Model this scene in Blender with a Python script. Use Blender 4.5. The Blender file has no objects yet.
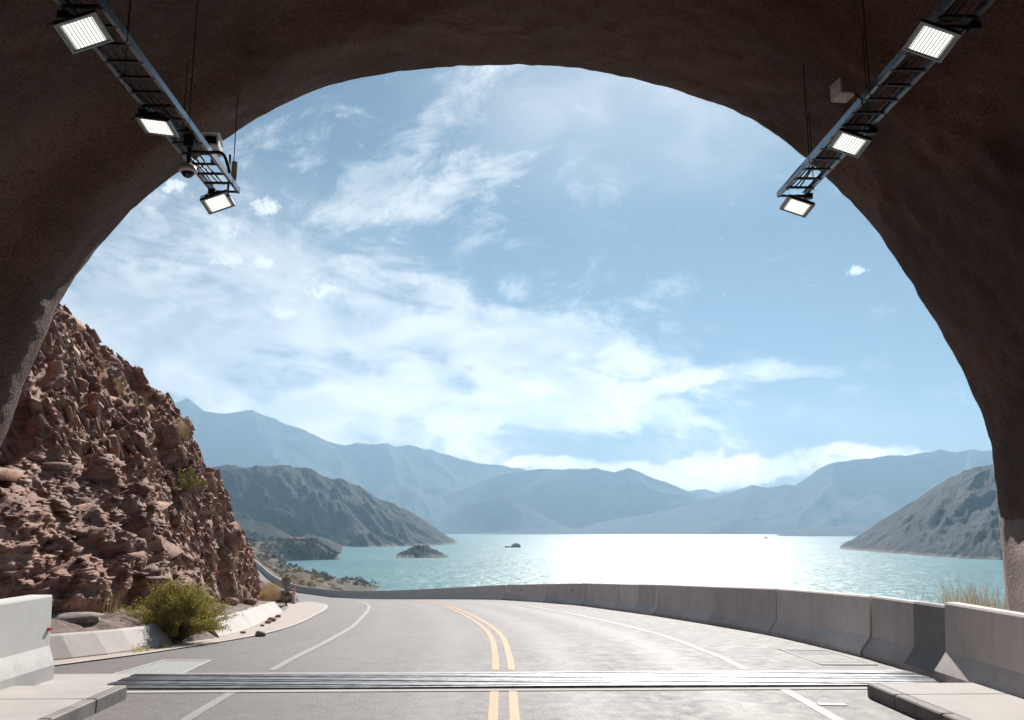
import bpy, math, random
import numpy as np
from mathutils import Vector, Matrix
random.seed(7); RNG = np.random.default_rng(11)
scene = bpy.context.scene
COL = scene.collection
PI = math.pi

# ------------------------------------------------------------------ camera numbers (used to survey real positions)
FPX = 900.0
PITCH = math.atan(168 / FPX)
YAW = math.atan(27 / (FPX / math.cos(PITCH)))
CAMZ = 1.9
def ray(px, py):
    x, y, z = px - 512, 360 - py, -FPX
    a = PI / 2 + PITCH; c, s = math.cos(a), math.sin(a)
    X, Y, Z = x, c * y - s * z, s * y + c * z
    c, s = math.cos(-YAW), math.sin(-YAW)
    v = np.array([c * X - s * Y, s * X + c * Y, Z])
    return v / v[1]
def at_y(px, py, Y):
    return ray(px, py) * Y + np.array([0, 0, CAMZ])
def at_z(px, py, z):
    v = ray(px, py); return v * ((z - CAMZ) / v[2]) + np.array([0, 0, CAMZ])

LAKE = -22.0
# road grade along the valley
ZY = [-80, 11, 14.2, 18.6, 22.4, 28, 33, 39, 47, 51, 57, 62, 74, 86, 100, 112, 123, 137, 146, 165, 190, 225, 250, 300, 400]
ZZ = [0, 0, -.05, -.22, -.42, -.70, -.98, -1.30, -1.80, -2.06, -2.44, -2.80, -3.68, -4.58, -5.62, -6.45, -7.1, -7.5, -7.46, -7.2, -6.9, -6.67, -6.4, -6.2, -6.0]
def rz(Y): return np.interp(Y, ZY, ZZ)
# toe of the barrier on the lake side
BP = [(-60, 5.72), (-20, 5.72), (0, 5.72), (8, 5.74), (11.7, 5.80), (14.2, 5.84), (18.6, 5.80), (23, 5.58), (28, 5.15), (33, 4.68), (39, 4.0), (47, 2.85),
      (52, 2.0), (57, 1.05), (62, 0.0), (74, -2.9), (86, -6.1), (100, -10.4), (112, -14.9), (123, -19.7), (137, -26.6), (146, -31.0),
      (165, -37.8), (190, -45.5), (225, -56), (250, -64), (300, -84), (340, -104)]
def catmull(pts, n=12):
    pts = [np.array(p, float) for p in pts]; out = []
    for i in range(len(pts) - 1):
        p0 = pts[max(i - 1, 0)]; p1 = pts[i]; p2 = pts[i + 1]; p3 = pts[min(i + 2, len(pts) - 1)]
        d1 = np.linalg.norm(p2 - p1)
        m1 = (p2 - p0) / max(np.linalg.norm(p2 - p0), 1e-6) * d1
        m2 = (p3 - p1) / max(np.linalg.norm(p3 - p1), 1e-6) * d1
        for k in range(n):
            t = k / n
            out.append((2*t**3-3*t*t+1)*p1 + (t**3-2*t*t+t)*m1 + (-2*t**3+3*t*t)*p2 + (t**3-t*t)*m2)
    out.append(pts[-1]); return np.array(out)
BL = catmull([(x, y) for y, x in BP], 14)
BS = np.concatenate([[0], np.cumsum(np.linalg.norm(np.diff(BL, axis=0), axis=1))])
def path(s):
    s = np.asarray(s, float)
    return np.stack([np.interp(s, BS, BL[:, 0]), np.interp(s, BS, BL[:, 1])], -1)
def path_t(s):
    t = path(np.asarray(s) + .6) - path(np.asarray(s) - .6)
    return t / np.linalg.norm(t, axis=-1, keepdims=True)
def off(s, o):                      # o metres to the left of the barrier toe
    p = path(s); t = path_t(s)
    return p + np.stack([-t[..., 1], t[..., 0]], -1) * np.asarray(o)[..., None]
def s_at_y(Y): return float(np.interp(Y, BL[:, 1], BS))
def on_road(px, py):
    v = ray(px, py); Y = np.arange(4, 300, .02); z = CAMZ + v[2] * Y
    i = int(np.argmax(z <= rz(Y))); return np.array([v[0] * Y[i], Y[i], rz(Y[i])])

# ------------------------------------------------------------------ numpy noise
def _h(ix, iy, iz, seed):
    n = (ix.astype(np.int64) * 73856093) ^ (iy.astype(np.int64) * 19349663) ^ (iz.astype(np.int64) * 83492791) ^ (seed * 2654435761)
    n = (n ^ (n >> 13)) * 1274126177 & 0x7fffffff
    n = (n ^ (n >> 15)) * 2246822519 & 0x7fffffff
    return ((n ^ (n >> 14)) & 0xffffff) / float(0xffffff)
def vnoise(p, seed=0):
    i = np.floor(p).astype(np.int64); f = p - i; f = f * f * f * (f * (f * 6 - 15) + 10)
    r = 0
    for dx in (0, 1):
        for dy in (0, 1):
            for dz in (0, 1):
                w = (f[..., 0] if dx else 1 - f[..., 0]) * (f[..., 1] if dy else 1 - f[..., 1]) * (f[..., 2] if dz else 1 - f[..., 2])
                r = r + w * _h(i[..., 0] + dx, i[..., 1] + dy, i[..., 2] + dz, seed)
    return r * 2 - 1
def fbm(p, oct=4, seed=0, gain=.5):
    a, r, t = 1., 0, 0
    for k in range(oct):
        r = r + a * vnoise(p * 2.0 ** k + 17.3 * k, seed + k); t += a; a *= gain
    return r / t
def ridged(p, oct=4, seed=0):
    a, r, t = 1., 0, 0
    for k in range(oct):
        r = r + a * (1 - np.abs(vnoise(p * 2.0 ** k + 9.1 * k, seed + k)) * 2); t += a; a *= .5
    return r / t
def blocks(p, scale, seed, tilt=.5):
    """broken rock: every Voronoi cell is a flat facet with its own height and tilt"""
    q = p / scale; b = np.floor(q).astype(np.int64)
    best = np.full(q.shape[:-1], 1e9); hid = np.zeros_like(best); g = [np.zeros_like(best) for _ in range(3)]; dl = [np.zeros_like(best) for _ in range(3)]
    for dx in (-1, 0, 1):
        for dy in (-1, 0, 1):
            for dz in (-1, 0, 1):
                cx, cy, cz = b[..., 0] + dx, b[..., 1] + dy, b[..., 2] + dz
                ddx = q[..., 0] - cx - _h(cx, cy, cz, seed + 1); ddy = q[..., 1] - cy - _h(cx, cy, cz, seed + 2); ddz = q[..., 2] - cz - _h(cx, cy, cz, seed + 3)
                dd = ddx * ddx + ddy * ddy + ddz * ddz; m = dd < best
                best = np.where(m, dd, best); hid = np.where(m, _h(cx, cy, cz, seed + 4), hid)
                for k, v in enumerate((ddx, ddy, ddz)):
                    dl[k] = np.where(m, v, dl[k]); g[k] = np.where(m, _h(cx, cy, cz, seed + 5 + k) * 2 - 1, g[k])
    return hid + tilt * sum(g[k] * dl[k] for k in range(3)), hid

# ------------------------------------------------------------------ object helpers
def tag(o, label=None, cat=None, group=None, kind=None):
    if label: o['label'] = label
    if cat: o['category'] = cat
    if group: o['group'] = group
    if kind: o['kind'] = kind
    return o
def link(name, me, mat=None, parent=None, smooth=False):
    o = bpy.data.objects.new(name, me); COL.objects.link(o)
    if mat is not None:
        for m in (mat if isinstance(mat, (list, tuple)) else [mat]): me.materials.append(m)
    if parent is not None: o.parent = parent
    if smooth: me.polygons.foreach_set('use_smooth', [True] * len(me.polygons))
    return o
def grid(name, P, mat, parent=None, smooth=True, closed=False, flip=False):
    """P is an (n, m, 3) array of points"""
    n, m = P.shape[:2]
    me = bpy.data.meshes.new(name)
    idx = np.arange(n * m).reshape(n, m)
    if closed: idx = np.concatenate([idx, idx[:, :1]], 1)
    q = np.stack([idx[:-1, :-1], idx[:-1, 1:], idx[1:, 1:], idx[1:, :-1]], -1).reshape(-1, 4)
    if flip: q = q[:, ::-1]
    me.vertices.add(n * m); me.vertices.foreach_set('co', P.astype(np.float32).ravel())
    me.loops.add(q.size); me.loops.foreach_set('vertex_index', np.ascontiguousarray(q).astype(np.int32).ravel())
    me.polygons.add(len(q)); me.polygons.foreach_set('loop_start', np.arange(0, q.size, 4, dtype=np.int32))
    me.update(calc_edges=True); me.validate()
    return link(name, me, mat, parent, smooth)
class MB:
    def __init__(s): s.v = []; s.f = []
    def add(s, vs, fs):
        b = len(s.v); s.v += [tuple(map(float, v)) for v in vs]; s.f += [tuple(b + i for i in f) for f in fs]; return s
    def box(s, c, d, R=None, bev=0):
        cx, cy, cz = c; x, y, z = d[0] / 2, d[1] / 2, d[2] / 2
        if bev:
            b = bev; vs = []
            pts = [(-x + b, -y), (x - b, -y), (x, -y + b), (x, y - b), (x - b, y), (-x + b, y), (-x, y - b), (-x, -y + b)]
            ins = [(px * (1 - b / x), py * (1 - b / y)) for px, py in pts]
            for L, zz in ((ins, -z), (pts, -z + b), (pts, z - b), (ins, z)): vs += [(px, py, zz) for px, py in L]
            fs = [tuple(range(7, -1, -1)), tuple(range(24, 32))]
            for k in range(3):
                for i in range(8): fs.append((k*8+i, k*8+(i+1) % 8, (k+1)*8+(i+1) % 8, (k+1)*8+i))
        else:
            vs = [(sx * x, sy * y, sz * z) for sz in (-1, 1) for sx, sy in ((-1, -1), (1, -1), (1, 1), (-1, 1))]
            fs = [(3, 2, 1, 0), (4, 5, 6, 7), (0, 1, 5, 4), (1, 2, 6, 5), (2, 3, 7, 6), (3, 0, 4, 7)]
        M = R if R is not None else Matrix.Identity(3)
        return s.add([tuple(M @ Vector(v) + Vector(c)) for v in vs], fs)
    def tube(s, pts, r, n=8, cap=True):
        pts = [Vector(p) for p in pts]; rr = r if isinstance(r, (list, tuple)) else [r] * len(pts); b = []; vs = []
        for i, p in enumerate(pts):
            t = (pts[min(i + 1, len(pts) - 1)] - pts[max(i - 1, 0)]).normalized()
            a = Vector((0, 0, 1)) if abs(t.z) < .9 else Vector((1, 0, 0))
            u = t.cross(a).normalized(); w = t.cross(u)
            for k in range(n):
                an = 2 * PI * k / n; vs.append(p + (u * math.cos(an) + w * math.sin(an)) * rr[i])
        fs = [(i*n+k, i*n+(k+1) % n, (i+1)*n+(k+1) % n, (i+1)*n+k) for i in range(len(pts)-1) for k in range(n)]
        if cap: fs += [tuple(range(n-1, -1, -1)), tuple(range((len(pts)-1)*n, len(pts)*n))]
        return s.add(vs, fs)
    def lathe(s, prof, c, n=20):
        vs = [(c[0] + r * math.cos(2*PI*k/n), c[1] + r * math.sin(2*PI*k/n), c[2] + z) for r, z in prof for k in range(n)]
        fs = [(i*n+k, i*n+(k+1) % n, (i+1)*n+(k+1) % n, (i+1)*n+k) for i in range(len(prof)-1) for k in range(n)]
        fs += [tuple(range(n-1, -1, -1)), tuple(range((len(prof)-1)*n, len(prof)*n))]
        return s.add(vs, fs)
    def build(s, name, mat, parent=None, smooth=False, loc=None):
        me = bpy.data.meshes.new(name)
        v = s.v
        if loc is not None: v = [(a - loc[0], b - loc[1], c - loc[2]) for a, b, c in v]
        me.from_pydata(v, [], s.f); me.update()
        o = link(name, me, mat, parent, smooth)
        if loc is not None: o.location = loc
        return o
def empty(name, loc, rzv=0):
    o = bpy.data.objects.new(name, None); COL.objects.link(o); o.location = [float(v) for v in loc]; o.rotation_euler = (0, 0, rzv); o.empty_display_size = .2
    return o

# ------------------------------------------------------------------ materials
def nt(name):
    m = bpy.data.materials.new(name); m.use_nodes = True; t = m.node_tree; b = t.nodes['Principled BSDF']
    return m, t, b
def N(t, typ, **k):
    n = t.nodes.new(typ)
    for a, v in k.items(): setattr(n, a, v)
    return n
def L(t, a, b): t.links.new(a, b)
def coords(t, scale=(1, 1, 1), rot=(0, 0, 0), kind='Object'):
    c = N(t, 'ShaderNodeTexCoord'); mp = N(t, 'ShaderNodeMapping'); mp.inputs['Scale'].default_value = scale; mp.inputs['Rotation'].default_value = rot
    L(t, c.outputs[kind], mp.inputs[0]); return mp.outputs[0]
def noise(t, vec, scale, detail=6, rough=.6, dist=0):
    n = N(t, 'ShaderNodeTexNoise'); n.inputs['Scale'].default_value = scale; n.inputs['Detail'].default_value = detail
    n.inputs['Roughness'].default_value = rough; n.inputs['Distortion'].default_value = dist; L(t, vec, n.inputs['Vector']); return n.outputs[0]
def ramp(t, fac, stops):
    r = N(t, 'ShaderNodeValToRGB'); e = r.color_ramp.elements
    while len(e) < len(stops): e.new(.5)
    for i, (p, c) in enumerate(stops):
        e[i].position = p; e[i].color = (*c, 1) if len(c) == 3 else c
    L(t, fac, r.inputs[0]); return r.outputs[0]
def g3(v): return (v, v, v)
def mix(t, fac, a, b, mode='MIX'):
    m = N(t, 'ShaderNodeMix', data_type='RGBA', blend_type=mode)
    for s, v in ((0, fac), (6, a), (7, b)):
        if isinstance(v, (int, float)): m.inputs[s].default_value = v
        elif isinstance(v, tuple): m.inputs[s].default_value = (*v, 1)
        else: L(t, v, m.inputs[s])
    return m.outputs[2]
def mth(t, op, a, b=None, c=None, clamp=False):
    m = N(t, 'ShaderNodeMath', operation=op); m.use_clamp = clamp
    for i, v in enumerate((a, b, c)):
        if v is None: continue
        if isinstance(v, (int, float)): m.inputs[i].default_value = v
        else: L(t, v, m.inputs[i])
    return m.outputs[0]
def bump(t, b, h, strength=.5, dist=.02, prev=None):
    n = N(t, 'ShaderNodeBump'); n.inputs['Strength'].default_value = strength; n.inputs['Distance'].default_value = dist
    L(t, h, n.inputs['Height'])
    if prev is not None: L(t, prev, n.inputs['Normal'])
    L(t, n.outputs[0], b.inputs['Normal']); return n.outputs[0]
def plain(name, col, rough=.6, metal=0, var=.15, nscale=8, bmp=.1, bdist=.004):
    m, t, b = nt(name); v = coords(t)
    n = noise(t, v, nscale, 8)
    c = mix(t, ramp(t, n, [(.3, g3(0)), (.7, g3(1))]), tuple(x * (1 - var) for x in col), tuple(min(1, x * (1 + var)) for x in col))
    L(t, c, b.inputs['Base Color']); b.inputs['Roughness'].default_value = rough; b.inputs['Metallic'].default_value = metal
    if bmp: bump(t, b, noise(t, v, nscale * 6, 4), bmp, bdist)
    return m

def mat_asphalt():
    m, t, b = nt('asphalt'); v = coords(t)
    fine = noise(t, v, 60, 4, .7); big = noise(t, v, .35, 5, .6, .5); mid = noise(t, v, 5, 5)
    agg = N(t, 'ShaderNodeTexVoronoi'); agg.inputs['Scale'].default_value = 75; L(t, v, agg.inputs['Vector'])
    c = mix(t, ramp(t, big, [(.3, g3(0)), (.7, g3(1))]), (.172, .147, .140), (.218, .188, .180))
    c = mix(t, ramp(t, fine, [(.35, g3(0)), (.65, g3(.8))]), mix(t, 1.0, c, g3(.72), 'MULTIPLY'), c)
    c = mix(t, ramp(t, agg.outputs['Color'], [(.76, g3(0)), (.92, g3(.75))]), c, (.42, .38, .36))
    # polished, slightly darker wheel tracks and long faint smears
    sx = noise(t, coords(t, (2.2, .05, 1)), 1.0, 3, .5)
    c = mix(t, ramp(t, sx, [(.45, g3(0)), (.7, g3(.2))]), c, (.125, .110, .106))
    at = N(t, 'ShaderNodeAttribute', attribute_name='lane'); lane = mth(t, 'ADD', at.outputs['Fac'], mth(t, 'MULTIPLY', mth(t, 'SUBTRACT', big, .5), .5))
    tr_ = None
    for ctr in (3.0, 4.65, 6.4, 8.05):
        d_ = mth(t, 'ABSOLUTE', mth(t, 'SUBTRACT', lane, ctr)); q_ = ramp(t, d_, [(.10, g3(1)), (.48, g3(0))]); tr_ = q_ if tr_ is None else mth(t, 'MAXIMUM', tr_, q_)
    oil = ramp(t, mth(t, 'ABSOLUTE', mth(t, 'SUBTRACT', lane, 3.85)), [(.05, g3(1)), (.35, g3(0))])
    trk = mth(t, 'MULTIPLY', tr_, ramp(t, mid, [(.3, g3(.5)), (.7, g3(1))]))
    c = mix(t, mth(t, 'MULTIPLY', trk, .34), c, (.105, .092, .088)); c = mix(t, mth(t, 'MULTIPLY', mth(t, 'MULTIPLY', oil, ramp(t, mid, [(.4, g3(0)), (.7, g3(1))])), .4), c, (.08, .07, .067))
    pt = N(t, 'ShaderNodeTexVoronoi', distance='CHEBYCHEV'); pt.inputs['Scale'].default_value = .22; L(t, coords(t, (1, .5, 1), (0, 0, .1)), pt.inputs['Vector'])
    c = mix(t, ramp(t, pt.outputs['Color'], [(.72, g3(0)), (.74, g3(.12))]), c, (.28, .24, .225))
    # hairline cracks
    cr = N(t, 'ShaderNodeTexVoronoi', feature='DISTANCE_TO_EDGE'); cr.inputs['Scale'].default_value = .33
    wv = N(t, 'ShaderNodeVectorMath', operation='ADD'); L(t, v, wv.inputs[0])
    nn = N(t, 'ShaderNodeTexNoise'); nn.inputs['Scale'].default_value = 1.6; nn.inputs['Detail'].default_value = 8; L(t, v, nn.inputs['Vector']); L(t, nn.outputs['Color'], wv.inputs[1])
    L(t, wv.outputs[0], cr.inputs['Vector'])
    crm = mth(t, 'MULTIPLY', ramp(t, cr.outputs['Distance'], [(.0, g3(1)), (.006, g3(0))]), ramp(t, noise(t, v, .12, 2), [(.46, g3(0)), (.52, g3(.8))]))
    c = mix(t, crm, c, (.04, .036, .034))
    L(t, c, b.inputs['Base Color'])
    L(t, mth(t, 'SUBTRACT', ramp(t, mid, [(.3, g3(.60)), (.7, g3(.74))]), mth(t, 'MULTIPLY', trk, .08)), b.inputs['Roughness'])
    bump(t, b, mth(t, 'ADD', mth(t, 'MULTIPLY', fine, .7), mth(t, 'MULTIPLY', agg.outputs['Distance'], .8)), .55, .006)
    return m
def mat_concrete(name, col, dark=.6, stain=.5, rough=.75, streak=True):
    m, t, b = nt(name); v = coords(t); n = noise(t, v, 1.6, 8, .65, .4); f = noise(t, v, 34, 5, .7)
    d = tuple(x * dark for x in col)
    c = mix(t, ramp(t, n, [(.35, g3(stain)), (.62, g3(0))]), col, d)
    if streak:
        s = noise(t, coords(t, (6, 6, .5)), 1.5, 5, .6)
        c = mix(t, ramp(t, s, [(.52, g3(0)), (.72, g3(.45))]), c, tuple(x * dark * .9 for x in col))
    c = mix(t, ramp(t, f, [(.55, g3(0)), (.8, g3(.5))]), c, tuple(x * .7 for x in col))
    if name in ('grey_concrete', 'warm_grey_concrete', 'light_concrete', 'white_painted_concrete'):    # splash grime low on the face, rust runs
        oz = N(t, 'ShaderNodeSeparateXYZ'); L(t, v, oz.inputs[0]); gz = mth(t, 'ADD', oz.outputs[2], mth(t, 'MULTIPLY', n, .35))
        c = mix(t, mth(t, 'MULTIPLY', ramp(t, gz, [(.22, g3(.55)), (.42, g3(0))]), .7), c, tuple(x * .45 for x in col))
        ru = noise(t, coords(t, (9, 9, .35)), 2.1, 3, .5); c = mix(t, ramp(t, ru, [(.66, g3(0)), (.74, g3(.35))]), c, (.30, .18, .11))
    L(t, c, b.inputs['Base Color']); b.inputs['Roughness'].default_value = rough
    p = N(t, 'ShaderNodeTexVoronoi'); p.inputs['Scale'].default_value = 22; L(t, v, p.inputs['Vector'])
    h = mth(t, 'ADD', mth(t, 'MULTIPLY', f, .5), mth(t, 'MULTIPLY', n, 1.5))
    h = mth(t, 'SUBTRACT', h, ramp(t, p.outputs['Distance'], [(.0, g3(.6)), (.12, g3(0))]))
    bump(t, b, h, .35, .01); return m
def mat_lining(name, a, c2, bd=.05):
    m, t, b = nt(name); v = coords(t)
    big = noise(t, v, .45, 4, .6, .6); f = noise(t, v, 9, 8, .75); ff = noise(t, v, 30, 4, .75)
    c = mix(t, ramp(t, big, [(.35, g3(0)), (.65, g3(1))]), a, c2)
    c = mix(t, ramp(t, ff, [(.38, g3(.75)), (.58, g3(0))]), c, tuple(x * .45 for x in a))
    st = noise(t, coords(t, (.5, 2.2, .4)), 1.3, 6, .65, .6); c = mix(t, ramp(t, st, [(.56, g3(0)), (.75, g3(.35))]), c, tuple(min(1, x * 1.6) for x in c2))
    c = mix(t, ramp(t, f, [(.62, g3(0)), (.75, g3(.4))]), c, tuple(min(1, x * 1.7) for x in c2))
    L(t, c, b.inputs['Base Color']); b.inputs['Roughness'].default_value = .80
    bd *= 1.6
    pv = N(t, 'ShaderNodeTexVoronoi'); pv.inputs['Scale'].default_value = 24; L(t, v, pv.inputs['Vector'])
    bump(t, b, mth(t, 'ADD', mth(t, 'ADD', f, mth(t, 'MULTIPLY', ff, .6)), mth(t, 'MULTIPLY', pv.outputs['Distance'], .5)), .6, bd); return m
def mat_cliff():
    m, t, b = nt('red_rock'); v = coords(t)
    st = coords(t, (1, 1, 2.4), (.5, .35, 0))
    n = noise(t, st, .42, 7, .6, .8); n2 = noise(t, st, 1.7, 7, .65, .5); f = noise(t, v, 9, 8, .7)
    vo = N(t, 'ShaderNodeTexVoronoi'); vo.inputs['Scale'].default_value = 1.5; L(t, st, vo.inputs['Vector'])
    vs = N(t, 'ShaderNodeTexVoronoi'); vs.inputs['Scale'].default_value = 6; L(t, st, vs.inputs['Vector'])
    c = ramp(t, n, [(.26, (.27, .100, .068)), (.42, (.46, .215, .155)), (.55, (.56, .325, .240)), (.66, (.57, .40, .28)), (.78, (.52, .44, .385))])
    c = mix(t, .42, c, mix(t, vo.outputs['Color'], (.22, .105, .082), (.40, .29, .225)))
    gi = N(t, 'ShaderNodeNewGeometry'); c = mix(t, ramp(t, gi.outputs['Random Per Island'], [(0, g3(.45)), (.4, g3(0)), (.7, g3(0)), (1, g3(.5))]), c, mix(t, ramp(t, gi.outputs['Random Per Island'], [(.49, g3(0)), (.51, g3(1))]), (.17, .062, .045), (.47, .34, .27)))
    c = mix(t, ramp(t, n2, [(.36, g3(.55)), (.55, g3(0))]), c, (.135, .056, .045))
    c = mix(t, ramp(t, vs.outputs['Color'], [(.5, g3(0)), (.9, g3(.35))]), c, (.40, .325, .285))
    c = mix(t, ramp(t, f, [(.34, g3(.6)), (.5, g3(0)), (.58, g3(0)), (.72, g3(.5))]), c, mix(t, ramp(t, f, [(.49, g3(0)), (.51, g3(1))]), (.10, .05, .04), (.46, .38, .34)))
    L(t, c, b.inputs['Base Color']); b.inputs['Roughness'].default_value = .82
    b.inputs['Specular IOR Level'].default_value = .35
    h = mth(t, 'ADD', mth(t, 'MULTIPLY', n2, .6), mth(t, 'MULTIPLY', f, .35))
    bump(t, b, h, .7, .07); return m
def mat_hill(name, green, rock, scl=.02, bd=3, thr=.5):
    m, t, b = nt(name); v = coords(t)
    n = noise(t, v, scl, 8, .65, .3); f = noise(t, v, scl * 9, 7, .72)
    c = mix(t, ramp(t, n, [(thr - .12, g3(0)), (thr + .14, g3(1))]), green, rock)
    c = mix(t, ramp(t, f, [(.42, g3(0)), (.58, g3(.8))]), c, tuple(x * .5 for x in green))
    c = mix(t, ramp(t, f, [(.28, g3(.7)), (.40, g3(0))]), c, tuple(x * 1.3 for x in rock))
    if 'hill' in name:                      # bare band the falling lake has left along the shore
        gp = N(t, 'ShaderNodeNewGeometry'); sx = N(t, 'ShaderNodeSeparateXYZ'); L(t, gp.outputs['Position'], sx.inputs[0])
        zz = mth(t, 'ADD', sx.outputs[2], mth(t, 'MULTIPLY', f, 3.0)); c = mix(t, ramp(t, mth(t, 'DIVIDE', mth(t, 'ADD', zz, 22.0), 10.0), [(.30, g3(.75)), (.42, g3(0))]), c, (.26, .22, .18))
    L(t, c, b.inputs['Base Color']); b.inputs['Roughness'].default_value = .9; b.inputs['Specular IOR Level'].default_value = .2
    bump(t, b, mth(t, 'ADD', n, mth(t, 'MULTIPLY', f, .35)), .9, bd); return m
def mat_water():
    m, t, b = nt('lake_water'); b.inputs['IOR'].default_value = 1.33; b.inputs['Roughness'].default_value = .43
    b.inputs['Anisotropic'].default_value = .6; tg = N(t, 'ShaderNodeCombineXYZ'); tg.inputs[1].default_value = 1; L(t, tg.outputs[0], b.inputs['Tangent'])
    big = noise(t, coords(t, (.6, 2.5, 1)), .0035, 4, .6, .5)
    c = mix(t, ramp(t, big, [(.35, g3(0)), (.65, g3(1))]), (.115, .250, .270), (.150, .300, .315))
    L(t, c, b.inputs['Base Color'])
    # wind waves: the facet slope at every point
    def slope(sc, scale, amp):
        n = N(t, 'ShaderNodeTexNoise'); n.inputs['Scale'].default_value = scale; n.inputs['Detail'].default_value = 5; n.inputs['Roughness'].default_value = .7
        L(t, coords(t, sc), n.inputs['Vector'])
        a = N(t, 'ShaderNodeVectorMath', operation='SUBTRACT'); L(t, n.outputs['Color'], a.inputs[0]); a.inputs[1].default_value = (.5, .5, .5)
        k = N(t, 'ShaderNodeVectorMath', operation='MULTIPLY'); L(t, a.outputs[0], k.inputs[0]); k.inputs[1].default_value = (amp * .6, amp, 0); return k.outputs[0]
    s1, s2 = slope((1, .6, 1), 3.4, 3.2), slope((1, .4, 1), .35, 1.4)
    ad = N(t, 'ShaderNodeVectorMath', operation='ADD'); L(t, s1, ad.inputs[0]); L(t, s2, ad.inputs[1])
    a2 = N(t, 'ShaderNodeVectorMath', operation='ADD'); L(t, ad.outputs[0], a2.inputs[0]); a2.inputs[1].default_value = (0, 0, 1)
    nn = N(t, 'ShaderNodeVectorMath', operation='NORMALIZE'); L(t, a2.outputs[0], nn.inputs[0]); L(t, nn.outputs[0], b.inputs['Normal']); return m
def mat_leaf(name, a, c2, trans=.25):
    m, t, b = nt(name); v = coords(t); n = noise(t, v, 6, 4)
    gi = N(t, 'ShaderNodeNewGeometry')
    c = mix(t, gi.outputs['Random Per Island'], a, c2)
    c = mix(t, ramp(t, n, [(.35, g3(.5)), (.6, g3(0))]), c, tuple(x * .6 for x in a))
    L(t, c, b.inputs['Base Color']); b.inputs['Roughness'].default_value = .7
    tr = N(t, 'ShaderNodeBsdfTranslucent'); L(t, c, tr.inputs[0]); mx = N(t, 'ShaderNodeMixShader'); mx.inputs[0].default_value = trans
    out = t.nodes['Material Output']; L(t, b.outputs[0], mx.inputs[1]); L(t, tr.outputs[0], mx.inputs[2]); L(t, mx.outputs[0], out.inputs[0]); return m

M = {}
M['asphalt'] = mat_asphalt()
M['conc_pale'] = mat_concrete('pale_concrete', (.66, .62, .59), .7, .4)
M['conc_grey'] = mat_concrete('grey_concrete', (.72, .645, .60), .70, .6)
M['conc_grey_b'] = mat_concrete('warm_grey_concrete', (.80, .72, .675), .74, .55)
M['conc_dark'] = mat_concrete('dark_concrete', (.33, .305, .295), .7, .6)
M['conc_light'] = mat_concrete('light_concrete', (.88, .80, .74), .72, .4)
M['white_paint'] = mat_concrete('white_painted_concrete', (.82, .80, .76), .84, .35, .6)
M['apron'] = mat_concrete('dusty_concrete', (.50, .415, .37), .75, .5, .8, False)
M['wall_low'] = mat_concrete('whitewashed_low_wall', (.60, .53, .49), .7, .5)
M['walk'] = mat_concrete('sidewalk_concrete', (.52, .475, .45), .75, .5, .8, False)
M['kerb_dark'] = mat_concrete('weathered_kerb', (.36, .32, .295), .35, .7)
M['lining'] = mat_lining('sprayed_lining', (.088, .042, .028), (.215, .112, .074))
M['sunlit_foot'] = mat_lining('sunlit_toned_base', (.28, .20, .16), (.38, .28, .23), .06)  # lining toned paler for the sun on its foot
M['cliff'] = mat_cliff()
M['dirt'] = mat_hill('dirt', (.26, .19, .165), (.34, .27, .24), .7, .05)
M['dirt_pale'] = mat_hill('pale_rock', (.42, .36, .32), (.52, .45, .40), .9, .04)
M['shore'] = mat_hill('lake_shore_ground', (.125, .100, .070), (.22, .175, .13), .045, .8)
M['hill'] = mat_hill('scrub_hill', (.014, .021, .015), (.062, .052, .036), .012, 6, .58)
M['hill_right'] = mat_hill('rocky_hill', (.030, .031, .031), (.115, .094, .078), .018, 5, .55)
M['mount'] = mat_hill('far_mountain', (.045, .052, .055), (.072, .075, .074), .0022, 40, .55)
M['water'] = mat_water()
M['steel'] = plain('galvanised_steel', (.26, .28, .31), .36, 1, .2, 12)
M['steel_dark'] = plain('worn_steel_bar', (.34, .345, .36), .50, 1, .35, 5)
M['dark_metal'] = plain('dark_metal', (.05, .05, .055), .5, .6)
M['black'] = plain('black_rubber', (.015, .015, .016), .6)
M['trench_shade'] = plain('trench_shade_grey', (.09, .085, .085), .9)  # colour stands for the shade down in the trench
M['box_beige'] = plain('beige_enamel', (.55, .47, .40), .5)
M['cam_white'] = plain('white_enamel', (.85, .85, .82), .4)
M['glass_dark'] = plain('dark_glass', (.02, .02, .025), .08, 0, .05)
M['red'] = plain('red_reflector', (.50, .02, .025), .3)
M['orange'] = plain('orange_reflector', (.75, .28, .03), .3)
M['sign_back'] = plain('dull_sign_metal', (.30, .29, .28), .5, .5)
M['rust'] = plain('rusty_post', (.20, .12, .085), .8)
M['green_glass'] = plain('frosted_glass', (.42, .50, .47), .25)
M['gravel'] = mat_hill('gravel_grate', (.50, .53, .52), (.74, .76, .74), 22, .02)
M['leaf'] = mat_leaf('bush_leaves', (.36, .33, .065), (.60, .52, .16), .45)
M['leaf_dark'] = mat_leaf('dark_leaves', (.045, .055, .020), (.10, .09, .04), .2)
M['leaf_bright'] = mat_leaf('bright_leaves', (.20, .22, .03), (.30, .30, .05), .35)
M['stem'] = plain('twigs', (.20, .15, .09), .85)
M['straw'] = mat_leaf('dry_grass', (.38, .27, .13), (.58, .44, .25), .3)
M['straw_dull'] = mat_leaf('dull_dry_scrub', (.20, .155, .12), (.34, .27, .21), .2)
M['rock'] = M['cliff']
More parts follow.
